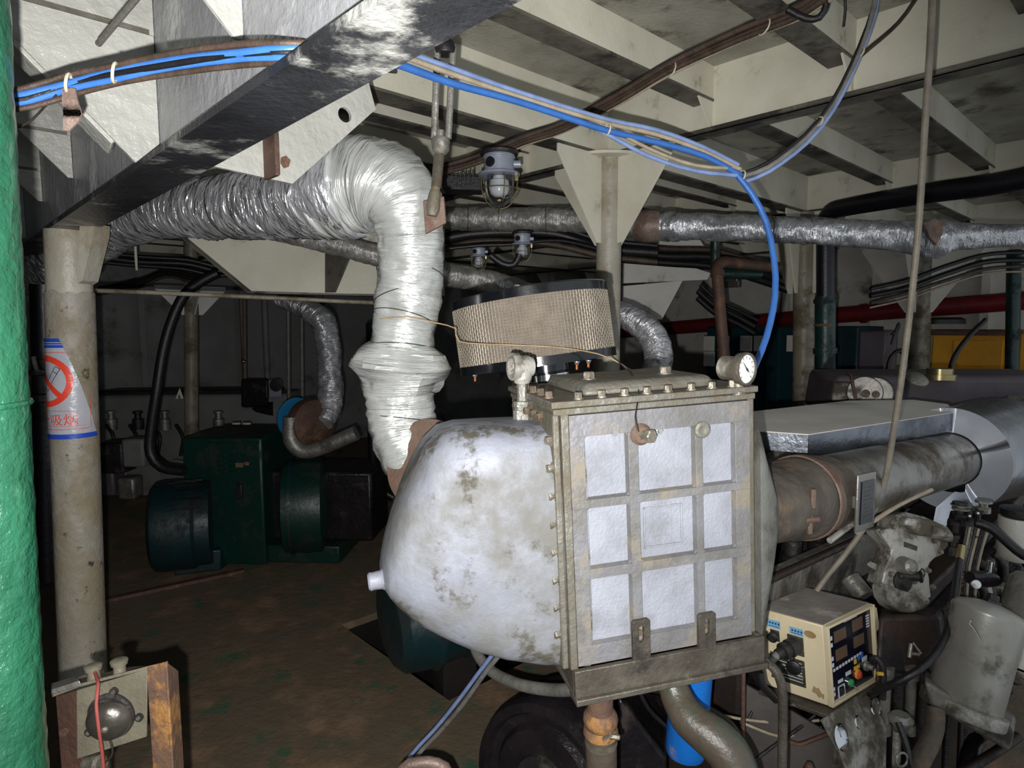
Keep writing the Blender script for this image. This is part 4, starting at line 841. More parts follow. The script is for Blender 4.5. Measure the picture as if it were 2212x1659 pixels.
MB().lathe(b0, fax, [(-.002, fr * .3), (-.002, fr + .004), (.020, fr + .004), (.020, fr - .002)], 96, False).build('bottom_rim', 'filter_black', AF, ang=50)
MB().lathe(b0 + fax * fh, fax, [(-.022, fr - .002), (-.022, fr + .004), (.0, fr + .004), (.003, fr), (.003, .0)], 96, False).build('top_cap', 'filter_black', AF, ang=50)
for x, y, Y in ((1117, 621, 1.53),): MB().hexb(W(x, y + 4, Y), ZX, .007, .011).build('nut', 'bolt_bright', AF)
for x, y, Y in ((1026, 812, 1.62), (1246, 786, 1.56), (1271, 783, 1.58)):
    q = W(x, y, Y); MB().hexb(q + ZX * .006, -ZX, .0058, .008).build('nut', 'bolt_bright', AF); MB().cyl(q, q - ZX * .014, .0032, n=10).build('stud', 'copper', AF)
nk = W(1178, 800, 1.70); MB().lathe(b0 + (nk - b0) * .0 + V((.02, 0, 0)), -fax, [(-.004, .06), (.02, .06), (.022, .056), (.05, .056)], 40).build('outlet_neck', 'filter_black', AF)
MB().lathe(b0 + V((.022, 0, 0)), -fax, [(.024, .0585), (.026, .060), (.042, .060), (.044, .0585)], 40, False).build('band_clamp', 'chrome', AF)
q = b0 + V((.025, 0, -.045)); MB().tube([(q, .055), (q + V((.0, 0, -.06)), .055), (q + V((.05, .06, -.14)), .06), (q + V((.12, .12, -.2)), .06)], n=28).build('intake_elbow', 'iron_dark', AF)
# ================================================================ EXHAUST PIPE, COVER AND CLADDING
EA = W(1715, 1078, 1.5); EB_ = W(2120, 975, 2.3); ED = (EB_ - EA).normalized()
EXP = thing('lagged_pipe', 'thick metal lagged pipe running right from the cooler under the sheet cover', 'pipe', EA)
pr = .088; EL_ = (W(2062, 1003, 2.1) - EA).dot(ED) + .012
MB().lathe(EA, ED, [(.12, pr), (.13, pr + .002), (.5, pr + .002), (.502, pr), (EL_, pr)], 56).build('lagging', 'pipe_lagging', EXP)
prof = [(-.2, .07), (-.06, .08), (-.05, .095), (-.03, .095), (-.02, .1), (0, .1), (.005, .085)]
for k in range(4): prof += [(.012 + k * .026, .086), (.022 + k * .026, .1), (.03 + k * .026, .1)]
MB().duct([(EA - ED * .24, .075), (EA - ED * .06, .088), (EA, .097), (EA + ED * .06, .096), (EA + ED * .14, .093)], n=40, amp=.035, ridge=.03, pitch=.03, seed=77).build('wrapped_bellows', 'bellows', EXP, ang=60)
MB().lathe(EA + ED * .02, ED, [(0, .1), (.002, .104), (.024, .104), (.026, .1)], 44, False).build('clamp_band', 'rust_red', EXP)
tagp = W(1745, 1118, 1.42)
for k, (x, y) in enumerate(((1722, 1098), (1752, 1075), (1745, 1130))):
    q = W(x, y, 1.395); MB().box(q, V((.012, 0, 0)), V((0, .03, 0)), ZX * .045).build('clamp_bar', 'rust_red', EXP, bevel=.003)
MB().cyl(W(1722, 1124, 1.375), W(1768, 1122, 1.385), .007, n=10).build('clamp_bolt', 'rust_red', EXP)
# name plate standing off the pipe
pu = ED.copy(); pn = pu.cross(ZX).normalized(); pw_ = ZX; pc = EA + ED * (W(1752, 1040, 1.6) - EA).dot(ED) + pn * (pr + .02)
m = MB(); m.box(pc, pu * .095, pw_ * .14, pn * .006); m.box(pc - pn * .016, pu * .07, pw_ * .03, pn * .026); m.build('plate_bracket', 'pipe_lagging', EXP, bevel=.002)
NPT = MB().box(pc + pn * .0045, pu * .066, pw_ * .104, pn * .003).build('name_plate', 'panel_black', EXP)
m = MB()
for k in range(8): m.box(pc + pn * .0063 + pw_ * (.036 - .01 * k), pu * (.045 - .006 * (k % 3)), pw_ * .0028, pn * .0006)
m.build('plate_lettering', 'plate_dark', NPT)
# sheet-metal cover lying over the pipe
c1 = WZ(1746, 940, CAM.z - .30); zc = CAM.z - .30; c2 = WZ(2067, 891, zc); c3 = WZ(1954, 853, zc); dL = (c2 - c1).normalized(); dB = V((-dL.y, dL.x, 0))
wdt = (c3 - c1).dot(dB); Lc = (c2 - c1).length
CV = thing('sheet_cover', 'dusty grey sheet metal cover with bent down zinc edges over the pipe', 'cover', (c1 + c2) / 2)
cl_ = lambda a, b, z=0: c1 + dL * a + dB * b + ZX * z
ch = .085
MB().prism([cl_(0, 0), cl_(Lc, 0), cl_(Lc + .2, .12), cl_(Lc + .24, wdt - .12), cl_(Lc, wdt), cl_(-.1, wdt), cl_(-.16, wdt * .5), cl_(-.10, .17)], ZX * .0025).build('top_sheet', 'sheet_dusty', CV)
sk = .068
MB().prism([cl_(0, -.001), cl_(Lc * .62, -.001), cl_(Lc, -.001), cl_(Lc, -.001, -sk * .9), cl_(Lc * .62, -.001, -sk * .9), cl_(.0, -.001, -sk)], dB * .002).build('front_skirt', 'sheet_zinc', CV)
e = (cl_(-.10, .17) - cl_(0, 0)); MB().prism([cl_(0, 0), cl_(-.10, .17), cl_(-.10, .17, -.05), cl_(0, 0, -.05)], e.cross(ZX).normalized() * -.002).build('end_skirt', 'sheet_zinc', CV)
# C-shaped end plate in a flash-lit tone and the dark clad body it closes
kc = EA + ED * ((W(2062, 1003, 2.1) - EA).dot(ED)); kn = -ED
xk = ED.cross(ZX).normalized(); ro_ = .175; ri_ = .092
KB = thing('pipe_cladding', 'dark round cladding with a bright curved metal end plate round the pipe', 'cladding', kc)
m = MB(); m1 = []; m2 = []; a0_, a1_ = rad(122), rad(-118)
for i in range(41):
    t_ = a0_ + (a1_ - a0_) * i / 40; u = xk * math.cos(t_) + ZX * math.sin(t_); m1.append(kc + u * ro_); m2.append(kc + u * (ri_ + (.02 if i > 30 else 0)))
for i in range(40): m.prism([m1[i], m1[i + 1], m2[i + 1], m2[i]], ED * .003)
bmesh.ops.remove_doubles(m.bm, verts=m.bm.verts[:], dist=1e-5)
tl = W(2036, 1100, 2.02); m.prism([W(2062, 1062, 2.05), W(2100, 1068, 2.09), W(2052, 1105, 2.03), W(2040, 1150, 2.02), W(2012, 1148, 2.0), W(2022, 1096, 2.01)], ED * .003)
m.build('end_plate', 'sheet_flashlit', KB)
m = MB(); R = []
for h, r_ in ((.004, ro_), (.2, ro_ * 1.02), (.4, ro_ * 1.08), (.6, ro_ * 1.05), (.68, ro_ * .8)):
    R.append([kc + ED * h + (xk * math.cos(a0_ + (a1_ - a0_) * i / 40) + ZX * math.sin(a0_ + (a1_ - a0_) * i / 40)) * r_ for i in range(41)])
m.rings(R, False, False).build('clad_body', 'sheet_zinc', KB)
ch_ = kc - ED * 1.0
# ================================================================ MAIN ENGINE (the near one)
EN = thing('main_engine', 'big grimy main engine carrying the cooler and pipe at the right', 'engine', AB(-.6, .4, 0))
def eb(m, a0, a1, b0, b1, z0, z1): return m.box(AB((a0 + a1) / 2, (b0 + b1) / 2, (z0 + z1) / 2), AX * (a1 - a0), BX * (b1 - b0), ZX * (z1 - z0))
eb(MB(), -.92, -.32, -.50, 1.9, .05, .86).build('crankcase', 'oily_brown', EN, bevel=.02)
eb(MB(), -.86, -.34, -.48, .84, .86, 1.0).build('cylinder_block', 'oily_brown', EN, bevel=.012)
for k in range(3):
    b = -.5 + .44 * k; m = MB(); eb(m, -.84, -.5, b, b + .40, 1.0, 1.155); m.build('cylinder_head', 'engine_grey', EN, bevel=.012)
    for q in (.06, .34): bolt(EN, AB(-.845, b + q, 1.08), -AX, .011, .012, 'bolt_steel')
eb(MB(), -.845, -.83, -.52, .8, 1.10, 1.185).build('rocker_panel', 'engine_grey', EN, bevel=.004)
MB().tube([AB(-.93, -.52, .98), AB(-.94, .2, .985), AB(-.93, 1.8, .99)], .035, 14).build('fuel_rail', 'oily_brown', EN)
for k in range(4): b = -.34 + .44 * k; m = MB(); m.lathe(AB(-.92, b, .62), -AX, [(0, .15), (.02, .15), (.03, .12)], 28); m.build('inspection_door', 'oily_black', EN)
for k in range(9):
    b = -.42 + .17 * k; MB().tube([AB(-.95, b, .99), AB(-1.0, b + .01, 1.03), AB(-.95, b + .02, 1.09), AB(-.86, b + .02, 1.11)], .006, 8, .01).build('injector_pipe', 'iron_dark', EN)
for k in range(6):
    b = -.3 + .2 * k; m = MB(); m.lathe(AB(-.97, b, .86), ZX, [(0, .035), (.03, .035), (.035, .026), (.08, .026), (.085, .03), (.10, .02)], 14); m.build('pump_unit', 'oily_black' if k % 2 else 'iron_dark', EN)
MB().prism(WL([(1640, 1252, 1.6), (1850, 1156, 2.05), (1905, 1150, 2.15), (1905, 1290, 2.15), (1760, 1325, 1.85), (1640, 1350, 1.6)]), -BX.cross(ZX) * .03).build('side_cover', 'engine_grey', EN, bevel=.004)
MB().tube(WL([(1640, 1262, 1.585), (1850, 1166, 2.035)]), .012, 12, sm=False).build('cover_edge', 'oily_brown', EN)
MB().hexa(WL([(1335, 1500, 1.6), (1440, 1640, 1.6), (1440, 1760, 1.6), (1335, 1760, 1.6), (1340, 1490, 1.9), (1440, 1500, 1.9), (1440, 1760, 1.9), (1340, 1760, 1.9)])).build('end_frame', 'oily_black', EN, bevel=.01)
eb(MB(), -1.30, -.93, -.08, 2.2, .02, .70).build('lower_casing', 'oily_black', EN, bevel=.02)
eb(MB(), -1.25, -.93, .02, 2.1, .70, .76).build('casing_ledge', 'oily_brown', EN, bevel=.01)
rnd = random.Random(4)
for k in range(26):
    b = -.10 + .045 * k + rnd.uniform(-.01, .01); a = -1.345 - rnd.uniform(0, .03); z = rnd.uniform(.5, .82); r_ = rnd.choice((.006, .008, .012, .016))
    MB().tube([AB(a + .03, b - .02, z), AB(a, b, z - .04), AB(a, b + .01, z - .2), AB(a - .01, b + rnd.uniform(-.03, .05), .2)], r_, 10, .03).build('engine_pipe', rnd.choice(('oily_black', 'oily_brown', 'iron_dark', 'engine_grey', 'oily_brown')), EN, ang=80)
for k in range(12):
    b = -.05 + .09 * k; z = rnd.uniform(.45, .78); MB().lathe(AB(-1.33, b, z), -AX + ZX * rnd.uniform(-.2, .3), [(0, .03), (.02, .03), (.022, .02), (.04, .02), (.041, .026), (.05, .026)], 8).build('pipe_union', rnd.choice(('iron_dark', 'iron_light', 'oily_brown')), EN)
# flywheel end: black drum casing with a thick rim
fx = W(1172, 1690, 1.75); fd = V((-.55, -.83, .12)).normalized()
FW = thing('flywheel_housing', 'round black oily flywheel casing below the cooler', 'engine part', fx)
MB().lathe(fx, fd, [(-.2, .235), (-.02, .235), (.01, .225), (.015, .20), (-.005, .19), (-.01, .165), (.01, .15), (.014, .0)], 64).build('casing', 'oily_black', FW)
MB().lathe(fx + fd * .01, fd, [(.0, .085), (.012, .08), (.016, .0)], 40).build('hub', 'iron_dark', FW)
for k in range(6): t_ = k * math.pi / 3; x_, y_ = perp(fd); MB().hexb(fx + fd * .012 + (x_ * math.cos(t_) + y_ * math.sin(t_)) * .055, fd, .008, .008).build('bolt', 'bolt_steel', FW)
# dark teal ribbed drum behind / under the hood, in the pit
dx = W(930, 1322, 2.55); dd_ = V((.87, .48, .05)).normalized()
DR = thing('ribbed_drum', 'dark teal ribbed drum lying under the cooler hood', 'machine', dx)
MB().lathe(dx - dd_ * .10, dd_, [(-.09, .10), (-.08, .17), (-.05, .2), (.06, .215), (.07, .225), (.085, .225), (.09, .21), (.2, .205), (.21, .215), (.23, .215), (.24, .19), (.36, .17), (.4, .1)], 48).build('drum_body', 'machine_teal', DR)
m = MB()
for r_ in (.06, .11, .15): m.torus(dx - dd_ * (.19 - .02), dd_, r_, .006, 40, 6)
m.build('ribs', 'machine_teal', DR)
MB().lathe(dx + dd_ * .25, dd_, [(0, .15), (.2, .15), (.22, .12)], 32).build('rear_barrel', 'machine_green', DR)
MB().box(V((dx.x, dx.y, -.2)) + dd_ * .15 + V((-.05, .1, 0)), dd_ * .16, dd_.cross(ZX) * .12, ZX * .78).build('pedestal', 'pit_dark', DR)
# grey curved hose and pipes under the cooler
tag(MB().tube(WL([(1020, 1370, 1.95), (1030, 1410, 1.9), (1062, 1450, 1.82), (1120, 1478, 1.7), (1190, 1490, 1.6), (1250, 1487, 1.5), (1300, 1470, 1.45)]), .0165, 16, .02).build('grey_hose', 'cable_grey', ang=80), 'smooth grey hose curving under the cooler base frame', 'hose')
bundle('cable_bundle', 'two grey cables stretched from under the cooler hood down to the floor',
       [(1098, 1392, 1.42), (1050, 1452, 1.5), (1000, 1520, 1.6), (950, 1580, 1.68), (895, 1640, 1.72), (850, 1712, 1.78), (800, 1800, 1.9), (740, 1840, 1.98)],
       [(0, 0, .0065, 'cable_grey'), (-.012, .016, .0055, 'cable_paleblue')], seed=21)
tag(MB().tube(WL([(840, 1990, 1.5), (845, 1740, 1.47), (870, 1662, 1.45), (905, 1648, 1.45), (945, 1650, 1.45), (972, 1680, 1.45), (985, 1800, 1.47), (990, 2000, 1.5)]), .014, 12, .02).build('pink_hose', 'tape_brown'), 'stub of pinkish hose at the bottom edge by the two grey cables', 'hose')
# rusty pipe with joint and clamp under the cooler
q0 = W(1296, 1492, 1.22); q1 = W(1300, 1700, 1.25); ax = (q1 - q0).normalized()
RP = thing('rusty_pipe', 'orange rusty vertical pipe with a clamped joint under the cooler', 'pipe', q1)
MB().lathe(q0, ax, [(-.02, .026), (.045, .026), (.056, .034), (.066, .036), (.078, .033), (.084, .027)], 28).build('upper_pipe', 'rust_orange', RP)
MB().lathe(q0, ax, [(.075, .026), (.085, .034), (.098, .036), (.104, .03)], 28).build('flange_ring', 'rust_orange', RP)
MB().lathe(q0, ax, [(.102, .0325), (.5, .032)], 28).build('lower_hose', 'pipe_coated', RP)
MB().lathe(q0, ax, [(.108, .0338), (.122, .0338)], 36, False).build('hose_clamp', 'bolt_steel', RP)
p = W(1318, 1590, 1.2); MB().hexb(p, V((.9, -.4, .1)), .0055, .02).build('clamp_screw', 'bolt_steel', RP); MB().box(W(1312, 1592, 1.195), V((.02, .004, .008)), V((0, .008, 0)), ZX * .005).build('clamp_tail', 'bolt_steel', RP)
# fat curved pipe, brown turning green
CP = thing('curved_pipe', 'fat brown and dark green pipe bending down right of the blue canister', 'pipe', W(1520, 1580, 1.25))
MB().tube([(W(1452, 1478, 1.32), M2(33, 1.32)), (W(1466, 1515, 1.3), M2(36, 1.3)), (W(1492, 1556, 1.27), M2(42, 1.27)), (W(1545, 1598, 1.24), M2(48, 1.24)), (W(1580, 1640, 1.22), M2(50, 1.22)), (W(1600, 1720, 1.2), M2(50, 1.2)), (W(1610, 1900, 1.22), M2(50, 1.22)), (W(1640, 2050, 1.3), M2(50, 1.3))], n=32, step=.01).build('pipe_body', 'pipe_coated', CP)
# blue canister
ct = W(1495, 1440, 1.5); cb = W(1480, 1632, 1.5); ax = (ct - cb).normalized(); r = M2(46, 1.5)
BC = thing('blue_canister', 'bright blue filter canister behind the bent pipe', 'canister', cb)
MB().lathe(cb, ax, [(0, r * .72), (.006, r * .92), (.02, r), ((ct - cb).length, r)], 40).build('can_body', 'canister_blue', BC)
m = MB(); vd = V((.33, -.94, 0)).normalized()
def oncan(s, h): th = s / r; x_ = (vd - ax * vd.dot(ax)).normalized(); y_ = ax.cross(x_); return cb + ax * h + (x_ * math.cos(th) + y_ * math.sin(th)) * (r + .0008)
Lh = (ct - cb).length
for s0, s1, h0, h1 in ((.006, .010, .125, .150), (.010, .020, .146, .150), (.018, .021, .128, .150), (.004, .009, .115, .12), (.012, .018, .108, .121), (.0, .02, .096, .101), (.003, .02, .084, .088)): m.face([m.bm.verts.new(oncan(s, h)) for s, h in ((s0, h0), (s1, h0), (s1, h1), (s0, h1))])
m.build('white_print', 'label_white', BC)
MB().lathe(ct, ax, [(-.002, r * 1.0), (.0, r * 1.12), (.05, r * 1.12), (.06, r * .8)], 32).build('filter_head', 'iron_dark', BC)
# bent bracket pipe in front of the control box
tag(MB().tube(WL([(1600, 1428, 1.3), (1640, 1426, 1.28), (1668, 1440, 1.27), (1688, 1478, 1.26), (1691, 1540, 1.26), (1690, 1620, 1.26), (1688, 1760, 1.26), (1688, 2050, 1.3)]), M2(10.5, 1.26), 18, .01).build('bent_pipe', 'steel_grime', ang=80), 'grimy bent pipe coming from the cooler base in front of the control box', 'pipe')
tag(MB().tube(WL([(1642, 1452, 1.36), (1648, 1480, 1.36), (1664, 1500, 1.38), (1675, 1512, 1.42)]), .008, 12, .01).build('small_hose', 'cable_black'), 'small black hose curling behind the bent pipe', 'hose')
for k, (pts, r_, mt, lab) in enumerate(((
    [(1470, 1500, 1.7), (1530, 1530, 1.62), (1580, 1565, 1.55), (1602, 1610, 1.5), (1605, 1700, 1.48)], .008, 'iron_light', 'pale thin tube curving down behind the fat bent pipe'),
    ([(1606, 1440, 1.5), (1605, 1560, 1.5), (1603, 1700, 1.5)], .0055, 'rust_brown', 'thin brown vertical rod left of the bent pipe'),
    ([(1380, 1490, 1.6), (1400, 1530, 1.6), (1440, 1570, 1.6), (1480, 1600, 1.6)], .006, 'cable_black', 'thin black hose beside the rusty pipe'),
    ([(1500, 1530, 1.62), (1600, 1553, 1.6), (1700, 1562, 1.58), (1770, 1556, 1.56)], .004, 'cable_tan', 'thin tan tube running left to right under the control box'),
    ([(1600, 1560, 1.58), (1680, 1590, 1.56), (1730, 1584, 1.55), (1775, 1572, 1.54)], .004, 'cable_tan', 'second thin tan tube sagging below the control box'),
    ([(1610, 1565, 1.6), (1640, 1510, 1.62), (1645, 1500, 1.62)], .004, 'iron_dark', 'short dark tube slanting up to the control box shelf'),
    ([(1700, 1600, 1.5), (1725, 1608, 1.5), (1750, 1600, 1.5), (1790, 1585, 1.48)], .0055, 'rust_brown', 'brown pipe end near the gauge panel'),
    ([(1620, 1650, 1.5), (1680, 1605, 1.52), (1730, 1570, 1.54), (1760, 1545, 1.55)], .0045, 'iron_dark', 'dark diagonal tube crossing below the control box'))):
    tag(MB().tube(WL(pts), r_, 8, .02).build('thin_tube', mt, ang=80), lab, 'tube')
# ================================================================ CONTROL BOX
bx0 = W(1778, 1352, 1.5); hz = bx0.z
bR = WZ(1880, 1303, hz); bL = WZ(1634, 1313, hz); bBk = bL + (bR - bx0)
lean = (W(1790, 1526, 1.495) - bx0)
CB_ = thing('control_box', 'cream control box with a dark panel on its right face', 'control box', bx0 + lean)
c8 = [bx0, bR, bBk, bL]
MB().hexa([p + lean for p in c8] + c8).build('case', 'box_cream', CB_, bevel=.003)
eR = (bR - bx0); eL = (bL - bx0); nR = eR.cross(lean).normalized(); nR = nR if nR.y < 0 else -nR; nL = eL.cross(lean).normalized(); nL = nL if nL.dot(CAM - bx0) > 0 else -nL
MB().prism([p + ZX * .0008 for p in (bx0 + eR * .012 + eL * .012, bR + eL * .012 - eR * .012, bBk - eL * .012 - eR * .012, bL + eR * .012 - eL * .012)], ZX * .001).build('dusty_top', 'box_top', CB_)
def fR(u, v, d=.0): return bx0 + eR * u + lean * v + nR * d
def fL(u, v, d=.0): return bx0 + eL * u + lean * v + nL * d
def quad(m, f, u0, u1, v0, v1, d0, d1):
    return m.hexa([f(u0, v0, d0), f(u1, v0, d0), f(u1, v1, d0), f(u0, v1, d0), f(u0, v0, d1), f(u1, v0, d1), f(u1, v1, d1), f(u0, v1, d1)])
m = MB()
for u0, u1, v0, v1 in ((0, .035, 0, 1), (.965, 1, 0, 1), (.035, .965, 0, .03), (.035, .965, .965, 1)): quad(m, fR, u0, u1, v0, v1, -.001, .012)
m.build('panel_frame', 'box_cream', CB_, bevel=.001)
DP = quad(MB(), fR, .03, .97, .025, .97, .0, .002).build('dark_panel', 'panel_black', CB_)
for u0, u1, v0, v1 in ((.18, .42, .13, .27), (.56, .78, .10, .25), (.19, .42, .36, .50), (.57, .79, .32, .46)): quad(MB(), fR, u0, u1, v0, v1, .002, .0032).build('display', 'display_brown', DP)
def lab(u0, u1, v0, v1, d1=.0028): quad(MB(), fR, u0, u1, v0, v1, .002, d1).build('panel_label', 'label_white', DP)
for k in range(10): u0 = .12 + .062 * k; lab(u0, u0 + .04, .575 - .003 * k, .61 - .003 * k)
for v in (.165, .25, .42, .50): lab(.03, .14, v, v + .05)
for v in (.80, .865): lab(.05, .13, v, v + .045)
for u0, u1, v0, v1 in ((.2, .3, .745, .785), (.36, .47, .70, .75), (.72, .83, .63, .69)): lab(u0, u1, v0, v1)
for k in range(7): u0 = .40 + .04 * k; lab(u0, u0 + .025, .055, .075, .0025)
for k in range(5): lab(.86, .93, .12 + .035 * k, .14 + .035 * k, .0025)
quad(MB(), fR, .55, .60, .60, .66, .002, .003).build('yellow_label', 'led_yellow', DP); quad(MB(), fR, .54, .66, .69, .74, .002, .003).build('yellow_label', 'led_yellow', DP)
quad(MB(), fR, .63, .68, .575, .64, .002, .003).build('blue_label', 'led_blue', DP); quad(MB(), fR, .70, .75, .56, .63, .002, .003).build('blue_label', 'led_blue', DP)
m = MB()
for k in range(4): quad(m, fR, .19 if k != 1 else .31, .20 if k != 1 else .32, .82, .97, .002, .004) if k < 2 else quad(m, fR, .19, .32, .82 if k == 2 else .96, .83 if k == 2 else .97, .002, .004)
m.build('switch_frame', 'label_white', CB_); quad(MB(), fR, .215, .295, .85, .94, .002, .006).build('rocker_switch', 'cable_black', CB_, bevel=.001)
def knob(u, v, prof, mt, name, f=fR, nn_=None, n=20, par=None): return MB().lathe(f(u, v, .002), nn_ or nR, prof, n).build(name, mt, par or (DP if f is fR else CB_))
knob(.42, .84, [(0, .0125), (.004, .0125), (.005, .010)], 'chrome', 'button_ring'); knob(.42, .84, [(.003, .0095), (.009, .009), (.011, .006)], 'btn_green', 'green_button')
knob(.60, .80, [(0, .0125), (.004, .0125), (.005, .010)], 'btn_orange', 'button_ring'); knob(.60, .80, [(.003, .0095), (.009, .009), (.011, .006)], 'btn_red', 'red_button')
knob(.80, .76, [(0, .014), (.006, .013), (.007, .008), (.02, .007)], 'iron_light', 'key_switch'); quad(MB(), fR, .86, .97, .66, .80, .002, .02).build('switch_guard', 'iron_dark', CB_, bevel=.003)
MB().tube([fR(.47, .90, .004), fR(.475, .93, .018)], .0018, 8).build('toggle_lever', 'chrome', CB_)
# left face: labels, plugs, name plate, stains
for u0, u1, v0, v1 in ((.64, .84, .10, .20), (.30, .50, .12, .21)):
    quad(MB(), fL, u0, u1, v0, v1, .0005, .0014).build('blue_label', 'label_blue', CB_)
    m = MB()
    for k in range(4): quad(m, fL, u1 - .03 - .045 * k, u1 - .055 - .045 * k, v0 + .025, v0 + .05, .0014, .0019)
    quad(m, fL, u0 + .02, u1 - .02, v1 - .025, v1 - .018, .0014, .0019); m.build('label_print', 'text_dark', CB_)
quad(MB(), fL, .66, .80, .22, .36, .001, .004).build('socket_plate', 'plate_dark', CB_, bevel=.001)
knob(.75, .30, [(.002, .013), (.014, .013), (.018, .009)], 'cable_black', 'socket_cap', fL, nL); knob(.75, .30, [(.002, .005), (.02, .003)], 'cable_black', 'socket_tip', fL, nL)
quad(MB(), fL, .30, .54, .22, .46, .001, .004).build('plug_plate', 'plate_dark', CB_, bevel=.001)
pax = (nL * .8 + eL.normalized() * .5 - ZX * .2).normalized()
MB().lathe(fL(.42, .34, .003), pax, [(0, .02), (.012, .02), (.013, .0225), (.022, .0225), (.024, .018), (.032, .018), (.033, .021), (.042, .021), (.045, .014), (.06, .012)], 24).build('plug', 'iron_dark', CB_)
pe = fL(.42, .34, .003) + pax * .055; MB().tube([(pe, .0095), (pe + pax * .03 - ZX * .008, .009), (pe + eL.normalized() * .05 - ZX * .035 + nL * .012, .0075), (pe + eL.normalized() * .075 - ZX * .05 + nL * .004, .005)], n=12, step=.008).build('plug_lead', 'cable_grey', CB_)
NPL = quad(MB(), fL, .31, .83, .52, .86, .0008, .0018).build('name_plate', 'plate_dark', CB_)
m = MB()
for k in range(7): quad(m, fL, .35, .55 + .06 * ((k * 3) % 4), .56 + .04 * k, .568 + .04 * k, .0018, .0023)
m.build('plate_lettering', 'label_white', NPL)
for u, v in ((.325, .54), (.325, .84), (.815, .84)): MB().lathe(fL(u, v, .0018), nL, [(0, .0035), (.002, .003)], 10).build('rivet', 'brass', NPL)
def stain(pts, f=fL): MB().prism([f(u, v, .0002) for u, v in pts], nL * .0005).build('stain', 'rust_brown' if len(pts) < 9 else 'oil_stain', CB_)
stain([(.20 + .09 * math.cos(k * math.pi / 8), .155 + .045 * math.sin(k * math.pi / 8)) for k in range(16)])
stain([(.20, .80), (.15, .82), (.13, .80), (.08, .87), (.05, .86), (.06, .93), (.10, .91), (.13, .93), (.17, .89), (.23, .88)])
MB().lathe(fL(.47, .63, .003), nL, [(0, .0185), (.006, .0185), (.009, .014)], 24).build('hanging_cap', 'cable_black', CB_)
MB().tube([fL(.45, .46, .004), fL(.452, .52, .006), fL(.46, .58, .004)], .0022, 6).build('cap_strap', 'cable_black', CB_)
MB().prism([bR + lean * .08 + nR * .0, bR + lean * .08 + eR * .10 , bR + lean * .36 + eR * .14, bR + lean * .42 + nR * .0], nR * .004).build('hinge_plate', 'box_cream', CB_)
# shelf below the box and gauge panel
SH = thing('gauge_panel', 'worn metal panel holding round gauges below the control box', 'gauge panel', W(1850, 1590, 1.45))
gl = WL([(1776, 1556, 1.42), (1870, 1492, 1.56), (1916, 1570, 1.53), (1914, 1672, 1.48), (1845, 1700, 1.4), (1822, 1640, 1.39)])
gn = (gl[1] - gl[0]).cross(gl[4] - gl[0]).normalized(); gn = gn if gn.y < 0 else -gn
MB().prism(gl, -gn * .006).build('panel_sheet', 'cast_paint', SH, bevel=.001)
def gauge_on(x, y, Y, r_, nm='gauge'):
    q = WP(x, y, gl[0], gn); MB().lathe(q, gn, [(0, r_), (.008, r_ * 1.02), (.01, r_ * .88), (.006, r_ * .86)], 32).build('gauge_bezel', 'chrome', SH)
    MB().lathe(q, gn, [(.003, r_ * .87), (.0055, r_ * .87)], 28).build('gauge_dial', 'dial_white' if nm == 'gauge' else 'iron_dark', SH)
    x_, y_ = perp(gn); MB().prism([q + gn * .006 + x_ * .001, q + gn * .006 - x_ * .001, q + gn * .006 + y_ * r_ * .6], gn * .0005).build('gauge_needle', 'sign_black', SH)
gauge_on(1886, 1528, 1.5, .027); gauge_on(1812, 1592, 1.5, .030, 'dark'); gauge_on(1848, 1560, 1.5, .016, 'dark')
sh0 = bx0 + lean - ZX * .004
MB().hexa([p + lean - ZX * .014 + d_ for p, d_ in zip([bx0, bR, bBk, bL], (nR * .02 + nL * .03, nR * .02, V((0, 0, 0)), nL * .03))] + [p + lean - ZX * .003 + d_ for p, d_ in zip([bx0, bR, bBk, bL], (nR * .02 + nL * .03, nR * .02, V((0, 0, 0)), nL * .03))]).build('shelf', 'steel_grime', SH, bevel=.002)
MB().prism(WL([(1612, 1480, 1.62), (1700, 1530, 1.56), (1800, 1590, 1.5), (1830, 1660, 1.5), (1700, 1760, 1.55), (1600, 1720, 1.62)]), V((0, .01, 0))).build('back_plate', 'plate_dull', SH)
for px in (1778, 1826): q = W(px + 30, 1640, 1.46); MB().box(q - ZX * .14, V((.022, .012, 0)), V((-.004, .008, 0)), ZX * .36).build('post', 'cast_paint', SH)
# ================================================================ GOVERNOR HOUSING
GC = W(1972, 1215, 1.7); gx_ = V((.9, .43, 0)).normalized() * math.cos(rad(8)) - ZX * math.sin(rad(8)); gN = gx_.cross(ZX).normalized(); gN = gN if gN.y < 0 else -gN
gN = (gN + ZX * .25 + V((-.25, 0, 0))).normalized(); gX = (gx_ - gN * gx_.dot(gN)).normalized(); gY = gN.cross(gX); gY = gY if gY.z > 0 else -gY
def G(px, py, d=.0): q = WP(px, py, GC, gN); return q + gN * d
GV = thing('governor_housing', 'cast metal governor housing with bolts above the control box right', 'governor', GC)
def gpoly(m, pts, d0, d1): return m.prism([G(*p, d0) for p in pts], gN * (d1 - d0))
body = [(1938, 1112), (1958, 1106), (1998, 1116), (2030, 1130), (2048, 1150), (2050, 1180), (2040, 1190), (2034, 1200), (2020, 1206), (2010, 1216), (2004, 1230), (2008, 1248), (2012, 1290), (1998, 1300), (1958, 1284), (1915, 1264), (1905, 1262), (1912, 1232), (1924, 1200), (1926, 1188), (1918, 1174), (1903, 1152), (1902, 1146), (1926, 1140), (1930, 1120)]
gpoly(MB(), body, -.06, .0).build('casing', 'cast_paint', GV, bevel=.004)
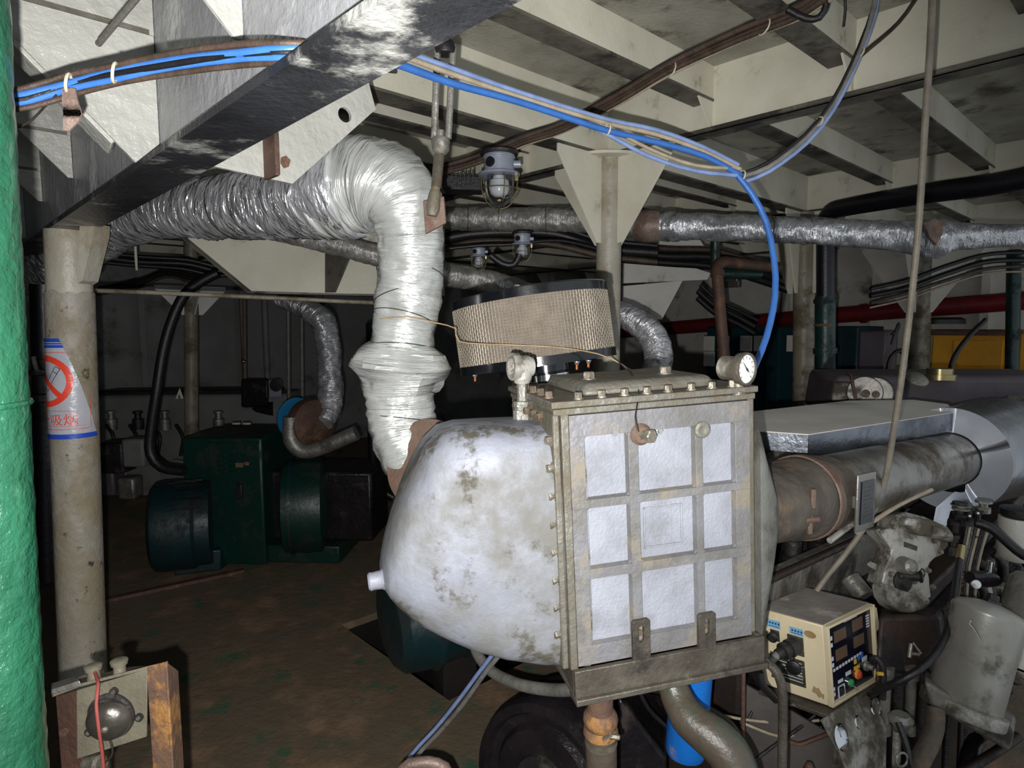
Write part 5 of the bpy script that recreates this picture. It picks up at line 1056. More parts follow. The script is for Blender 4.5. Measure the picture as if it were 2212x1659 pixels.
gpoly(MB(), [(1942, 1116), (1996, 1122), (2030, 1136), (2044, 1152), (2044, 1172), (1990, 1158), (1960, 1152), (1956, 1138), (1938, 1134)], -.005, .028).build('upper_cover', 'cast_paint', GV, bevel=.008, seg=3)
gpoly(MB(), [(1994, 1134), (2028, 1142), (2034, 1160), (1992, 1158)], .02, .038).build('cover_boss', 'cast_paint', GV, bevel=.004)
gpoly(MB(), [(1912, 1262), (2004, 1292), (2006, 1302), (1990, 1316), (1966, 1324), (1944, 1322), (1926, 1312), (1914, 1294), (1910, 1274)], -.05, .008).build('lower_bowl', 'cast_paint', GV, bevel=.008, seg=3)
MB().lathe(G(1950, 1222, .0), gN, [(0, .026), (.004, .026), (.02, .022), (.03, .020), (.036, .012)], 32).build('round_cap', 'iron_light', GV)
MB().lathe(G(1948, 1256, .0), gN, [(0, .028), (.006, .028), (.008, .02), (.02, .014)], 28).build('small_cover', 'iron_dark', GV)
MB().lathe(G(1952, 1244, .01), gX * .9 + gN * .4, [(-.02, .012), (.03, .012), (.032, .016), (.036, .016)], 16).build('cross_shaft', 'iron_dark', GV)
MB().torus(G(1980, 1236, .02), gN + gX * .4, .011, .0018, 24, 6).build('pull_ring', 'cable_black', GV)
MB().lathe(G(1966, 1240, .012), gN, [(0, .01), (.012, .008)], 12).build('pull_boss', 'cable_black', GV)
for x, y in ((1929, 1138), (1934, 1120), (2017, 1168), (1914, 1202), (2004, 1232), (2030, 1192), (2014, 1268), (1996, 1300), (1936, 1284), (1900, 1262), (1974, 1256), (1924, 1240)): MB().hexb(G(x, y, .0), gN, .0062, .009).build('bolt', 'bolt_steel', GV)
MB().lathe(G(1960, 1311, .0), gN, [(0, .009), (.008, .008)], 14).build('drain_boss', 'cast_paint', GV)
gpoly(MB(), [(1953, 1170), (1981, 1180), (1980, 1190), (1952, 1181)], .0, .0015).build('name_plate', 'plate_dark', GV)
gpoly(MB(), [(1888, 1218), (1893, 1214), (1908, 1220), (1906, 1234), (1894, 1228), (1887, 1223)], -.03, -.022).build('lug', 'iron_light', GV, bevel=.001)
gpoly(MB(), [(1896, 1146), (1904, 1142), (1924, 1150), (1924, 1180)], -.02, -.008).build('lug', 'cast_paint', GV, bevel=.002)
# ================================================================ OIL FILTER CANISTERS
cb = W(2084, 1512, 1.46); ct = W(2142, 1302, 1.5); ax = (ct - cb).normalized(); r = M2(72, 1.47); L = (ct - cb).length
OC = thing('oil_canister', 'large dented grey oil filter canister leaning right at the lower right', 'canister', cb)
MB().lathe(cb, ax, [(-.005, r * .96), (0, r), (L * .86, r), (L * .88, r * 1.015), (L * .905, r * .99), (L * .95, r * .86), (L * .985, r * .5), (L, r * .25)], 56).build('can_body', 'canister_grey', OC, ang=50)
MB().lathe(cb + ax * L, ax, [(-.004, .02), (.006, .02), (.007, .014), (.02, .013), (.022, .008)], 6).build('top_bolt', 'iron_dark', OC)
MB().lathe(cb, ax, [(-.035, r * 1.12), (-.03, r * 1.16), (-.006, r * 1.16), (-.004, r * 1.05)], 48).build('base_ring', 'cast_paint', OC)
bs_ = W(2080, 1540, 1.47)
MB().hexa(WL([(1996, 1470, 1.42), (2190, 1580, 1.42), (2180, 1625, 1.42), (2010, 1525, 1.42), (1996, 1440, 1.6), (2195, 1545, 1.6), (2190, 1600, 1.6), (2010, 1500, 1.6)])).build('filter_base', 'engine_grey', OC, bevel=.008)
tagged = MB().tube(WL([(2098, 1340, 1.385), (2094, 1348, 1.38), (2102, 1356, 1.38), (2122, 1390, 1.385)]), .0012, 6).build('wire_tag', 'tie_white', OC)
cb2 = cb + V((.21, .09, .03)); OC2 = thing('oil_canister', 'second oil canister half hidden behind the large dented one at the right edge', 'canister', cb2)
MB().lathe(cb2, ax, [(0, r), (L * .86, r), (L * .9, r * .98), (L * .96, r * .8), (L, r * .25)], 48).build('can_body', 'canister_grey', OC2, ang=50)
MB().lathe(cb2, ax, [(-.035, r * 1.1), (-.005, r * 1.1)], 40).build('base_ring', 'cast_paint', OC2)
# white fuel filter at the right edge
fb = W(2195, 1185, 1.75); ft = W(2200, 1115, 1.75); ax2 = (ft - fb).normalized(); r2 = M2(36, 1.75)
WF = thing('fuel_filter', 'white spin on fuel filter at the right edge', 'filter', fb)
MB().lathe(fb, ax2, [(-.03, r2 * .8), (-.02, r2 * .97), (0, r2), (.088, r2), (.092, r2 * .97)], 36).build('can_body', 'canister_white', WF)
MB().lathe(ft, ax2, [(0, r2 * .9), (.004, r2 * .98), (.022, r2 * .98), (.025, r2 * .6)], 24).build('filter_head', 'iron_dark', WF)
# black hose from the governor sweeping to the left
BH = thing('black_hose', 'black hose with a brass end sweeping down from the governor to the left', 'hose', W(2050, 1350, 1.5))
MB().tube(WL([(2074, 1200, 1.66), (2066, 1250, 1.62), (2058, 1310, 1.55), (2040, 1380, 1.48), (2000, 1435, 1.44), (1950, 1468, 1.44), (1900, 1490, 1.48), (1880, 1500, 1.55)]), .0085, 16, .02).build('hose', 'cable_black', BH, ang=80)
MB().cyl(W(2078, 1178, 1.67), W(2073, 1208, 1.655), .0095, n=14).build('ferrule', 'brass', BH)
BH2 = cable('black_hose', [(2110, 1130, 1.7), (2140, 1140, 1.68), (2180, 1175, 1.66), (2212, 1200, 1.64), (2250, 1215, 1.64)], .0125, 'cable_black', 'thick black hose passing under the white fuel filter', 'hose', n=14)
cable('black_hose', [(1940, 1560, 1.4), (1955, 1600, 1.38), (1968, 1650, 1.36), (1975, 1700, 1.35)], .0075, 'cable_black', 'short black hose at the bottom edge right of the gauge panel', 'hose', n=12)
# valve cluster, fittings and pipes in the dark engine side
VC = thing('valve_cluster', 'dark cluster of small valves and fittings right of the governor', 'valves', W(2075, 1130, 1.78))
for x, y, Y, r_, h, mt in ((2072, 1110, 1.8, .018, .05, 'iron_dark'), (2076, 1096, 1.8, .024, .012, 'iron_light'), (2092, 1118, 1.82, .014, .05, 'oily_black'), (2110, 1122, 1.84, .016, .04, 'oily_black'), (2064, 1150, 1.78, .02, .05, 'oily_brown'), (2084, 1160, 1.76, .016, .07, 'oily_black'), (2058, 1180, 1.74, .014, .05, 'iron_dark'), (2100, 1180, 1.76, .018, .05, 'oily_brown'), (2124, 1096, 1.85, .02, .03, 'iron_light')):
    MB().lathe(W(x, y, Y), ZX, [(-h * .5, r_), (0, r_), (0, r_ * .6), (h * .5, r_ * .6), (h * .5, r_ * 1.15), (h * .7, r_ * 1.1)], 10).build('fitting', mt, VC)
for x, y in ((2094, 1115), (2112, 1109), (2082, 1132)): MB().ball(W(x, y, 1.76), .005, n=10).build('shiny_nut', 'bolt_bright', VC)
for k in range(8):
    x = 2090 + k * 6; MB().tube(WL([(x, 1130 + k * 3, 1.75), (x - 8, 1175, 1.74), (x - 20, 1225, 1.73), (x - 26, 1290, 1.72)]), .004, 6, .03).build('thin_pipe', ('iron_dark', 'cable_tan', 'oily_black')[k % 3], VC)
TC = thing('chrome_sensor', 'bright chrome cylinder with a round silver plug on the dark engine side', 'sensor', W(2140, 1225, 1.65))
MB().lathe(W(2137, 1240, 1.65), V((.06, 0, 1)), [(-.03, .006), (-.012, .008), (-.01, .007), (0, .009), (.036, .009), (.037, .007)], 16).build('sensor_body', 'chrome', TC)
MB().lathe(W(2108, 1262, 1.6), V((-.3, -.9, .2)), [(0, .012), (.004, .011), (.005, .001)], 20).build('silver_plug', 'bolt_bright', TC)
MB().lathe(W(2118, 1250, 1.64), V((1, .3, -.2)), [(-.04, .016), (0, .02), (.02, .022), (.05, .018)], 14).build('body', 'oily_black', TC)
PM = thing('pump_block', 'dark oily pump block under the governor', 'pump', W(1985, 1390, 1.65))
MB().hexa(WL([(1900, 1330, 1.6), (2030, 1330, 1.62), (2040, 1450, 1.58), (1890, 1480, 1.54), (1900, 1310, 1.85), (2040, 1310, 1.85), (2050, 1450, 1.85), (1890, 1470, 1.85)])).build('block', 'oily_brown', PM, bevel=.012)
for k in range(5): q = W(1915 + k * 27, 1465 + (k % 2) * 8, 1.56); MB().lathe(q, -ZX, [(-.03, .018), (0, .018), (.002, .013), (.12, .012), (.122, .017), (.15, .017)], 12).build('plunger', 'iron_dark' if k % 2 else 'engine_grey', PM)
m = MB(); m.tube(WL([(1968, 1390, 1.58), (1964, 1420, 1.57)]), .005, 8).tube(WL([(1972, 1388, 1.58), (1990, 1412, 1.57)]), .003, 8).tube(WL([(1970, 1412, 1.57), (1986, 1414, 1.57)]), .004, 8); m.build('linkage', 'iron_light', PM)
for k, (pts, r_, mt, lab) in enumerate(((
    [(2020, 1530, 1.42), (2018, 1570, 1.4), (2005, 1610, 1.38), (1985, 1650, 1.36), (1975, 1720, 1.35)], .021, 'bellows', 'thick dull pipe curving down left below the dented canister'),
    [[(1938, 1580, 1.4), (1936, 1640, 1.39), (1935, 1720, 1.38)], .009, 'cast_paint', 'pale upright tube at the bottom edge right of the gauge panel'],
    [[(2110, 1600, 1.55), (2095, 1630, 1.5), (2080, 1720, 1.45)], .02, 'oily_black', 'dark pipe dropping out of the picture under the canister base'],
    [[(2200, 1590, 1.5), (2150, 1625, 1.48), (2080, 1668, 1.45)], .012, 'oily_brown', 'brown oily pipe slanting at the bottom right corner'],
    [[(1890, 1420, 1.55), (1905, 1435, 1.54), (1908, 1470, 1.54), (1906, 1510, 1.54)], .008, 'iron_dark', 'dark little pipe with a yellow tag beside the control box'])):
    tag(MB().tube(WL(pts), r_, 14, .02).build('engine_pipe', mt, ang=80), lab, 'pipe')
tag(MB().cyl(W(1895, 1455, 1.53), W(1907, 1456, 1.53), .005, n=10).build('yellow_tag', 'led_yellow'), 'tiny yellow tag on the dark little pipe beside the control box', 'tag')
tag(MB().torus(W(1948, 1641, 1.36), V((.2, -1, .1)), .0155, .0028, 28, 6).build('steel_ring', 'iron_light'), 'pale open ring hanging at the bottom edge', 'ring')
tag(MB().lathe(W(1945, 1560, 1.42), ZX, [(-.02, .016), (0, .016), (.002, .026), (.01, .028), (.02, .018)], 20).build('round_valve', 'iron_light'), 'pale round valve knob right of the gauge panel', 'valve')
tag(MB().lathe(W(1747, 1660, 1.4), ZX, [(-.06, .012), (.0, .012), (.012, .008), (.016, .001)], 18).build('plunger_rod', 'rust_brown'), 'round topped brown rod at the bottom edge under the control box', 'rod')
for k, (x, y) in enumerate(((1700, 1690), (1560, 1700))): pass
tag(MB().cyl(W(1868, 1290, 1.85), W(1868, 1262, 1.85) + V((-.02, .05, 0)), .03, n=24).build('round_housing', 'iron_light', bevel=.004), 'small round metal housing behind the control box top', 'housing')
# strips of rod beside the pipe
tag(MB().tube(WL([(1792, 1168, 1.53), (1870, 1110, 1.62), (1960, 1050, 1.74), (2012, 1012, 1.85)]), .008, 10, .05).build('steel_rod', 'cast_paint'), 'upper pale rod running along under the thick lagged pipe', 'rod')
tag(MB().tube(WL([(1850, 1150, 1.6), (1940, 1092, 1.7), (2012, 1058, 1.8)]), .006, 10, .05).build('steel_rod', 'cable_tan'), 'lower pale rod running along under the thick lagged pipe', 'rod')
# ================================================================ BELL FRAME, lower left
by = 1.1
BF = thing('bell_frame', 'rusty angle iron frame with a grey plate at the lower left', 'frame', WZ(250, 1900, 0) * 0 + V((W(250, 1550, by).x, by, 0)))
pts = WL([(165, 1492, by), (318, 1446, by), (316, 1592, by), (166, 1640, by)])
ndir = (pts[1] - pts[0]).cross(pts[3] - pts[0]).normalized(); ndir = ndir if ndir.y < 0 else -ndir
MB().prism(pts, -ndir * .004).build('mount_plate', 'plate_grey', BF, bevel=.001)
def down(p, z): return V((p.x + .004, p.y, z))
a0, a1, a2 = W(316, 1442, by), W(360, 1430, by - .005), W(385, 1448, by + .05)
MB().prism([a0, a1, down(a1, 0), down(a0, 0)], -ndir * .005).build('front_leaf', 'rust_orange', BF, bevel=.001)
MB().prism([a1, a2, down(a2, 0), down(a1, 0)], V((-.004, .0, 0))).build('side_leaf', 'rust_orange', BF, bevel=.001)
b0_, b1_ = W(120, 1505, by + .01), W(167, 1492, by)
MB().prism([b0_, b1_, down(b1_, 0), down(b0_, 0)], -ndir * .005).build('front_leaf', 'rust_brown', BF, bevel=.001)
tp = WL([(112, 1500, by - .01), (170, 1478, by), (362, 1428, by), (348, 1436, by + .07), (280, 1440, by + .07), (118, 1478, by + .06)])
MB().prism(tp, ZX * -.006).build('top_bar', 'plate_grey', BF, bevel=.001)
MB().hexa(WL([(110, 1490, by - .015), (172, 1470, by - .015), (176, 1482, by - .015), (110, 1502, by - .015), (110, 1476, by + .03), (165, 1460, by + .03), (172, 1470, by + .03), (110, 1490, by + .03)])).build('clip_plate', 'iron_light', BF, bevel=.002)
for x, y in ((258, 1440), (202, 1452)): MB().lathe(W(x, y, by + .02), ZX, [(-.012, .011), (.004, .010), (.005, .014), (.012, .015), (.014, .012)], 20).build('terminal_post', 'plate_grey', BF)
MB().lathe(W(347, 1512, by - .004), ndir, [(0, .0085), (.004, .0075)], 18).build('rivet', 'rust_orange', BF)
MB().lathe(W(139, 1580, by), ndir, [(0, .0085), (.004, .0075)], 18).build('rivet', 'rust_brown', BF)
BL = thing('alarm_bell', 'round grey metal alarm bell on the rusty frame', 'bell', W(245, 1550, by))
bc = W(243, 1543, by); bn = (ndir + V((.25, 0, -.12))).normalized(); br_ = M2(51, by)
MB().lathe(bc, ndir, [(0, br_ * 1.02), (.006, br_ * 1.04), (.008, br_ * .9), (.012, br_ * .88)], 48).build('back_plate', 'iron_dark', BL)
MB().lathe(bc + bn * .012, bn, [(0, br_ * .86), (.004, br_ * .92), (.008, br_ * .90), (.016, br_ * .78), (.022, br_ * .58), (.026, br_ * .3), (.0275, br_ * .05)], 56).build('gong', 'bell_steel', BL, ang=60)
MB().lathe(bc + bn * .0385, bn, [(0, .006), (.003, .005), (.004, .003)], 14).build('centre_screw', 'bolt_steel', BL)
for x, y in ((248, 1492), (194, 1580), (302, 1548)):
    q = WP(x, y, bc, ndir); MB().lathe(q, ndir, [(0, .0075), (.005, .0075)], 16).build('mount_ear', 'iron_dark', BL); MB().lathe(q + ndir * .005, ndir, [(0, .004), (.002, .0035)], 10).build('screw', 'bolt_steel', BL)
tag(MB().tube(WL([(205, 1452, by + .01), (212, 1480, by - .03), (208, 1520, by - .045), (214, 1580, by - .05), (222, 1640, by - .04), (226, 1720, by - .03)]), .0028, 8, .01).build('red_wire', 'wire_red'), 'thin red wire hanging in front of the alarm bell', 'wire')
tag(MB().tube(WL([(236, 1596, by - .01), (243, 1615, by - .01), (240, 1635, by - .01), (222, 1650, by - .01)]), .002, 8, .01).build('thin_wire', 'wire_dark'), 'thin dark wire coming out under the alarm bell', 'wire')
tag(MB().lathe(W(204, 1650, by), V((1, -.3, .2)), [(-.02, .012), (.0, .012), (.002, .016), (.012, .016), (.014, .009), (.024, .008)], 14).build('cable_gland', 'bolt_steel'), 'small shiny cable gland under the bell frame plate', 'fitting')
# dark clutter between the green pipe and the left pillar
VS = thing('valve_stack', 'dark valve and pipe behind the edge of the no smoking sign', 'valve', W(92, 900, 2.4))
MB().cyl(W(94, 615, 2.42), W(108, 1250, 2.42), .045, n=20).build('riser', 'pipe_black', VS)
MB().lathe(W(94, 840, 2.35), ZX, [(-.12, .03), (-.05, .03), (-.045, .045), (-.02, .045), (-.015, .03), (.05, .03), (.055, .05), (.07, .05), (.075, .02), (.11, .02)], 16).build('valve_body', 'iron_dark', VS)
MB().tube(WL([(72, 770, 2.3), (80, 800, 2.3), (100, 803, 2.3)]), .008, 10).build('hand_lever', 'iron_light', VS)
tag(MB().box(W(112, 1010, 2.6), V((.05, 0, 0)), V((0, .1, 0)), ZX * .24).build('switch_box', 'wall_dim', bevel=.006), 'grey box edge showing behind the left pillar', 'box')
# ================================================================ DARK GREEN GENERATOR, left
GE = thing('generator', 'dark green generator cabinet with louvres at the left', 'generator', W(480, 1222, 4.1))
gY0 = 4.1; c = W(476, 1085, gY0); wz = M2(178, gY0); hz_ = M2(278, gY0); gr = rad(-4)
gu = V((math.cos(gr), math.sin(gr), 0)); gv = V((-math.sin(gr), math.cos(gr), 0)); zb = 0.02; zt = W(476, 946, gY0).z; xc = W(484, 1085, gY0)
def GB_(m, u0, u1, v0, v1, z0, z1): o = V((xc.x, gY0, 0)); return m.box(o + gu * (u0 + u1) / 2 + gv * (v0 + v1) / 2 + ZX * (z0 + z1) / 2, gu * (u1 - u0), gv * (v1 - v0), ZX * (z1 - z0))
GB_(MB(), -.27, .27, 0, .55, zb, zt).build('cabinet', 'machine_green', GE, bevel=.012)
GD = GB_(MB(), -.085, .262, -.008, .0, zb + .05, zt - .03).build('door', 'machine_green', GE, bevel=.004)
m = MB()
for k in range(4):
    for j in range(3): GB_(m, -.03 + j * .085, .035 + j * .085, -.016, -.007, zt - .12 - .035 * k, zt - .108 - .035 * k)
m.build('louvres', 'machine_green', GD, bevel=.003)
GB_(MB(), .10, .15, -.02, -.006, zt - .19, zt - .16).build('emblem', 'rust_red', GD); MB().lathe(V((xc.x, gY0, 0)) + gu * .17 - gv * .008 + ZX * (zt - .165), -gv, [(0, .018), (.004, .018)], 16).build('emblem', 'rust_orange', GD)
GB_(MB(), .10, .14, -.03, -.006, zt - .40, zt - .30).build('door_handle', 'iron_dark', GD, bevel=.006)
ac = W(402, 1132, 3.98); ad = V((.93, .36, 0)).normalized()
MB().lathe(ac - ad * .17, ad, [(-.03, .12), (-.02, .25), (.0, .275), (.05, .285), (.22, .285), (.24, .27), (.32, .27)], 48).build('alternator', 'machine_teal', GE)
m = MB()
for k in range(7):
    t_ = rad(35 + k * 13); x_ = ad.cross(ZX).normalized(); u = x_ * math.cos(t_) + ZX * math.sin(t_); u = u if u.y < 0 else V((u.x, -u.y, u.z)); m.box(ac + ad * .03 + u * .286, ad * .16, u * .008, u.cross(ad) * .014)
m.build('vent_slots', 'cable_black', GE)
MB().lathe(ac - ad * .185, ad, [(-.02, .12), (.0, .14)], 32).build('end_cap', 'cable_black', GE)
MB().box(V((ac.x + .05, ac.y + .12, .07)), ad * .28, V((0, .2, 0)), ZX * .14).build('foot', 'machine_teal', GE, bevel=.01)
fc_ = W(650, 1092, 4.2); fA = V((.97, .24, 0)).normalized(); MB().lathe(fc_, fA, [(-.12, .08), (-.11, .28), (-.1, .30), (.04, .315), (.14, .315), (.155, .29), (.17, .2), (.18, .08)], 56).build('flywheel_cover', 'machine_green', GE)
MB().lathe(fc_, fA, [(-.06, .32), (-.04, .32)], 56).build('cover_band', 'machine_teal', GE)
GB_(MB(), .26, .75, .05, .5, .02, .14).build('bed_frame', 'machine_green', GE, bevel=.01)
GB_(MB(), .25, .95, .15, .55, .14, .62).build('engine_block', 'oily_black', GE, bevel=.02)
# turbine of the far engine, under its foil duct
TU = thing('turbine', 'brownish turbine casing with a blue edged disc under the small foil duct', 'turbine', W(680, 930, 4.25))
tn = V((.75, -.62, .1)).normalized()
MB().lathe(W(676, 915, 4.3), tn, [(-.08, .13), (-.05, .17), (.0, .175), (.03, .16), (.05, .11), (.055, .06)], 40).build('volute', 'rust_brown', TU)
MB().lathe(W(640, 905, 4.42), tn, [(-.02, .14), (.0, .15), (.012, .15)], 40).build('blue_disc', 'blue_disc', TU)
MB().tube([(W(628, 900, 4.2), .05), (W(630, 950, 4.2), .055), (W(655, 975, 4.2), .05), (W(700, 965, 4.2), .05), (W(770, 935, 4.2), .05)], n=16).build('oil_pipe', 'iron_light', TU)
# the far main engine behind the generator
FE = thing('far_engine', 'dark engine with a long pipe on top far behind the generator', 'engine', W(420, 1000, 6.2))
q = W(412, 960, 6.25)
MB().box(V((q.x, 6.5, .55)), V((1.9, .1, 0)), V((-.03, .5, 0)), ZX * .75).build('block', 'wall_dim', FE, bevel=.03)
MB().cyl(W(205, 872, 6.5), W(600, 880, 6.4), .13, n=24).build('manifold', 'oily_black', FE)
MB().box(W(420, 848, 6.6), V((1.75, .1, 0)), V((0, .3, 0)), ZX * .09).build('top_pipe_cover', 'iron_dark', FE, bevel=.02)
MB().hexa(WL([(520, 818, 5.9), (580, 818, 5.9), (580, 880, 5.9), (520, 880, 5.9), (540, 818, 6.3), (580, 818, 6.3), (580, 880, 6.3), (540, 880, 6.3)])).build('end_casing', 'oily_black', FE, bevel=.02)
MB().box(W(594, 840, 5.88), V((.12, 0, 0)), V((0, .03, 0)), ZX * .17).build('gauge_plate', 'lamp_grey', FE, bevel=.015); MB().lathe(W(597, 832, 5.86), V((0, -1, 0)), [(0, .055), (.01, .06), (.012, .05)], 28).build('gauge', 'iron_dark', FE)
for k in range(5): q = W(240 + k * 58, 905, 5.9); MB().lathe(q, ZX, [(-.1, .05), (.0, .05), (.005, .03), (.05, .028), (.055, .045), (.075, .04)], 12).build('injector_pump', 'iron_dark' if k % 2 else 'iron_light', FE)
for k in range(4): q = W(245 + k * 70, 1030, 5.85); MB().lathe(q, V((0, -1, 0)), [(0, .17), (.03, .17), (.04, .13)], 24).build('inspection_door', 'wall_dim', FE)
for k in range(4): MB().tube(WL([(230 + k * 50, 918, 5.8), (245 + k * 50, 945, 5.75), (240 + k * 50, 985, 5.75)]), .016, 8).build('fuel_pipe', 'iron_dark', FE)
for x, y, s, mt in ((238, 1040, .16, 'cabinet_grey'), (282, 1052, .14, 'iron_light'), (255, 985, .2, 'iron_dark'), (300, 975, .18, 'wall_dim')): MB().box(W(x, y, 5.2), V((s, 0, 0)), V((0, s, 0)), ZX * s * 1.3).build('side_unit', mt, FE, bevel=.02)
for k, x in enumerate((511, 533)): q = W(x, 926, 5.0); tag(MB().lathe(q, ZX, [(-.05, .032), (.045, .034), (.05, .03)], 20).build('white_filter', 'canister_white'), ('left' if k == 0 else 'right') + ' one of two small white filters behind the generator cabinet', 'filter', 'white filters behind the generator')
tag(MB().tube(WL([(800, 700, 4.9), (802, 830, 4.7), (806, 1000, 4.75), (815, 1050, 4.75), (850, 1075, 4.75)]), .035, 14).build('dark_pipe', 'pipe_black'), 'dark upright pipe behind the vertical foil duct', 'pipe')
for k, (x, m_, lb) in enumerate(((528, 'rust_red', 'thin reddish pipe with a brass valve behind the dark engine'), (622, 'cable_grey', 'thin grey pipe left of the hanging foil duct'), (651, 'cable_grey', 'thin grey pipe just behind the hanging foil duct'))):
    tag(MB().cyl(W(x, 640, 6.0), W(x + 2, 880, 6.0), .018, n=10).build('thin_pipe', m_), lb, 'pipe')
tag(MB().ball(W(526, 781, 5.95), .022).build('brass_valve', 'brass'), 'small brass valve on the thin reddish pipe', 'valve')
tag(MB().prism(WL([(388, 838, 5.0), (396, 860, 5.0), (391, 862, 5.0), (387, 850, 5.0), (384, 862, 5.0), (379, 861, 5.0)]), V((0, .004, 0))).build('white_tag', 'canister_white'), 'small white folded tag in the dark beside the thin pillar', 'tag')
tag(MB().lathe(W(293, 545, 3.6), ZX, [(-.1, .006), (-.03, .008), (.0, .007), (.06, .006)], 10).build('white_plug', 'canister_white'), 'white plug dangling under the large foil duct', 'plug')
tag(MB().box(W(281, 530, 3.62), V((.034, 0, 0)), V((0, .02, 0)), ZX * .05).build('hanging_box', 'cast_paint', bevel=.005), 'small cream box hanging under the large foil duct', 'box')
tag(MB().tube(WL([(490, 512, 4.3), (520, 535, 4.3), (560, 546, 4.3), (600, 542, 4.3), (622, 535, 4.3)]), .004, 6).build('loose_wire', 'wire_dark'), 'loose wire curving over the pale web frame', 'wire')
# ================================================================ BACKGROUND, right
ys_ = 4.9
RPp = thing('red_pipe', 'long dark red pipe along the hull side at the right', 'pipe', WB(1800, 680, 4.9))
q0, q1 = WB(1330, 718, 4.95), WB(2330, 640, 4.95)
MB().cyl(q0, q1, .085, n=24).build('pipe_run', 'red_pipe', RPp)
for x in (1580, 1866): q = WB(x, 700 if x < 1700 else 677, 4.95); MB().cyl(q - (q1 - q0).normalized() * .03, q + (q1 - q0).normalized() * .03, .1, n=24).build('coupling', 'red_pipe', RPp)
def wallbox(px0, px1, py0, py1, b, dep, name, mt, label, cat):
    p00 = WB(px0, py1, b); p10 = WB(px1, py1, b); z1 = WB((px0 + px1) / 2, py0, b).z; z0 = min(p00.z, p10.z)
    t = thing(name, label, cat, (p00 + p10) / 2); d = p10 - p00; d.z = 0
    MB().box(V(((p00.x + p10.x) / 2, (p00.y + p10.y) / 2, (z0 + z1) / 2)) + BX * dep / 2, d, BX * dep, ZX * (z1 - z0)).build('case', mt, t, bevel=.012); return t, p00, d, z0, z1
t, p0_, d_, z0_, z1_ = wallbox(1520, 1840, 706, 1010, 4.0, .7, 'switch_cabinet', 'cabinet_green', 'dark teal switch cabinet with pale square windows on the hull side', 'cabinet')
for px, py in ((1532, 742), (1563, 742), (1612, 742), (1642, 742), (1532, 775), (1563, 775), (1714, 742), (1748, 742)):
    q = WB(px, py, 4.0); MB().box(q + BX * -.005, d_.normalized() * .13, BX * .012, ZX * .16).build('window_panel', 'wall_paint', t, bevel=.004)
for f in (.45, .52, .9): q = p0_ + d_ * f; MB().box(V((q.x, q.y, (z0_ + z1_) / 2)) - BX * .008, d_.normalized() * .02, BX * .016, ZX * (z1_ - z0_) * .95).build('door_edge', 'cabinet_green', t)
t, p0_, d_, z0_, z1_ = wallbox(1848, 1905, 715, 900, 3.6, .3, 'grey_box', 'cabinet_grey', 'grey box right of the dark teal switch cabinet', 'box')
t, p0_, d_, z0_, z1_ = wallbox(2008, 2178, 722, 830, 4.6, .4, 'yellow_box', 'yellow_box', 'yellow box with a brown lid at the far right', 'box')
MB().box(V(((p0_ + d_ / 2).x, (p0_ + d_ / 2).y, z1_ + .015)) + BX * .2, d_ * 1.06, BX * .48, ZX * .05).build('lid', 'rust_brown', t, bevel=.008)
q = p0_ + d_ * .60; MB().box(V((q.x, q.y, (z0_ + z1_) / 2 - .03)) - BX * .006, d_ * .62, BX * .014, ZX * (z1_ - z0_) * .9).build('door', 'yellow_box', t, bevel=.004)
MB().lathe(WB(2030, 700, 4.75), ZX, [(.0, .2), (.04, .2), (.06, .16)], 20).build('dark_lump', 'cable_black', t)
wallbox(2196, 2300, 720, 830, 4.6, .4, 'yellow_box', 'yellow_box', 'second yellow box cut off by the right edge', 'box')
tag(MB().tube([WB(2190, 540, 4.3), WB(2188, 700, 4.3), WB(2184, 900, 4.3)], .05, 16).build('dark_pipe', 'pipe_darkgreen'), 'dark upright pipe between the two yellow boxes', 'pipe')
# black overhead pipe with its elbow, and dark green pipe below it

OP = thing('black_pipe', 'thick black pipe under the deck turning down beside the cream pillar', 'pipe', W(1790, 470, 4.0))
MB().tube([(W(3100, 160, 2.2), .053), (W(2600, 280, 2.6), .053), (W(2212, 385, 3.05), .053), (W(2000, 418, 3.4), .053), (W(1830, 447, 3.85), .053), (W(1795, 458, 3.95), .053), (W(1784, 485, 3.98), .053), (W(1783, 540, 3.98), .053), (W(1783, 640, 3.98), .053)], n=24).build('pipe_run', 'pipe_black', OP)
MB().cyl(W(1783, 640, 3.98), W(1781, 900, 3.98), .060, n=24).build('coated_run', 'pipe_darkgreen', OP)
MB().cyl(W(1782, 752, 3.98), W(1782, 764, 3.98), .07, n=24).build('collar', 'pipe_darkgreen', OP); MB().cyl(W(1782, 645, 3.98), W(1782, 655, 3.98), .066, n=24).build('collar', 'pipe_darkgreen', OP)
MB().lathe(W(1781, 702, 3.98), ZX, [(-.008, .0608), (.008, .0608)], 24, False).build('orange_mark', 'rust_orange', OP)
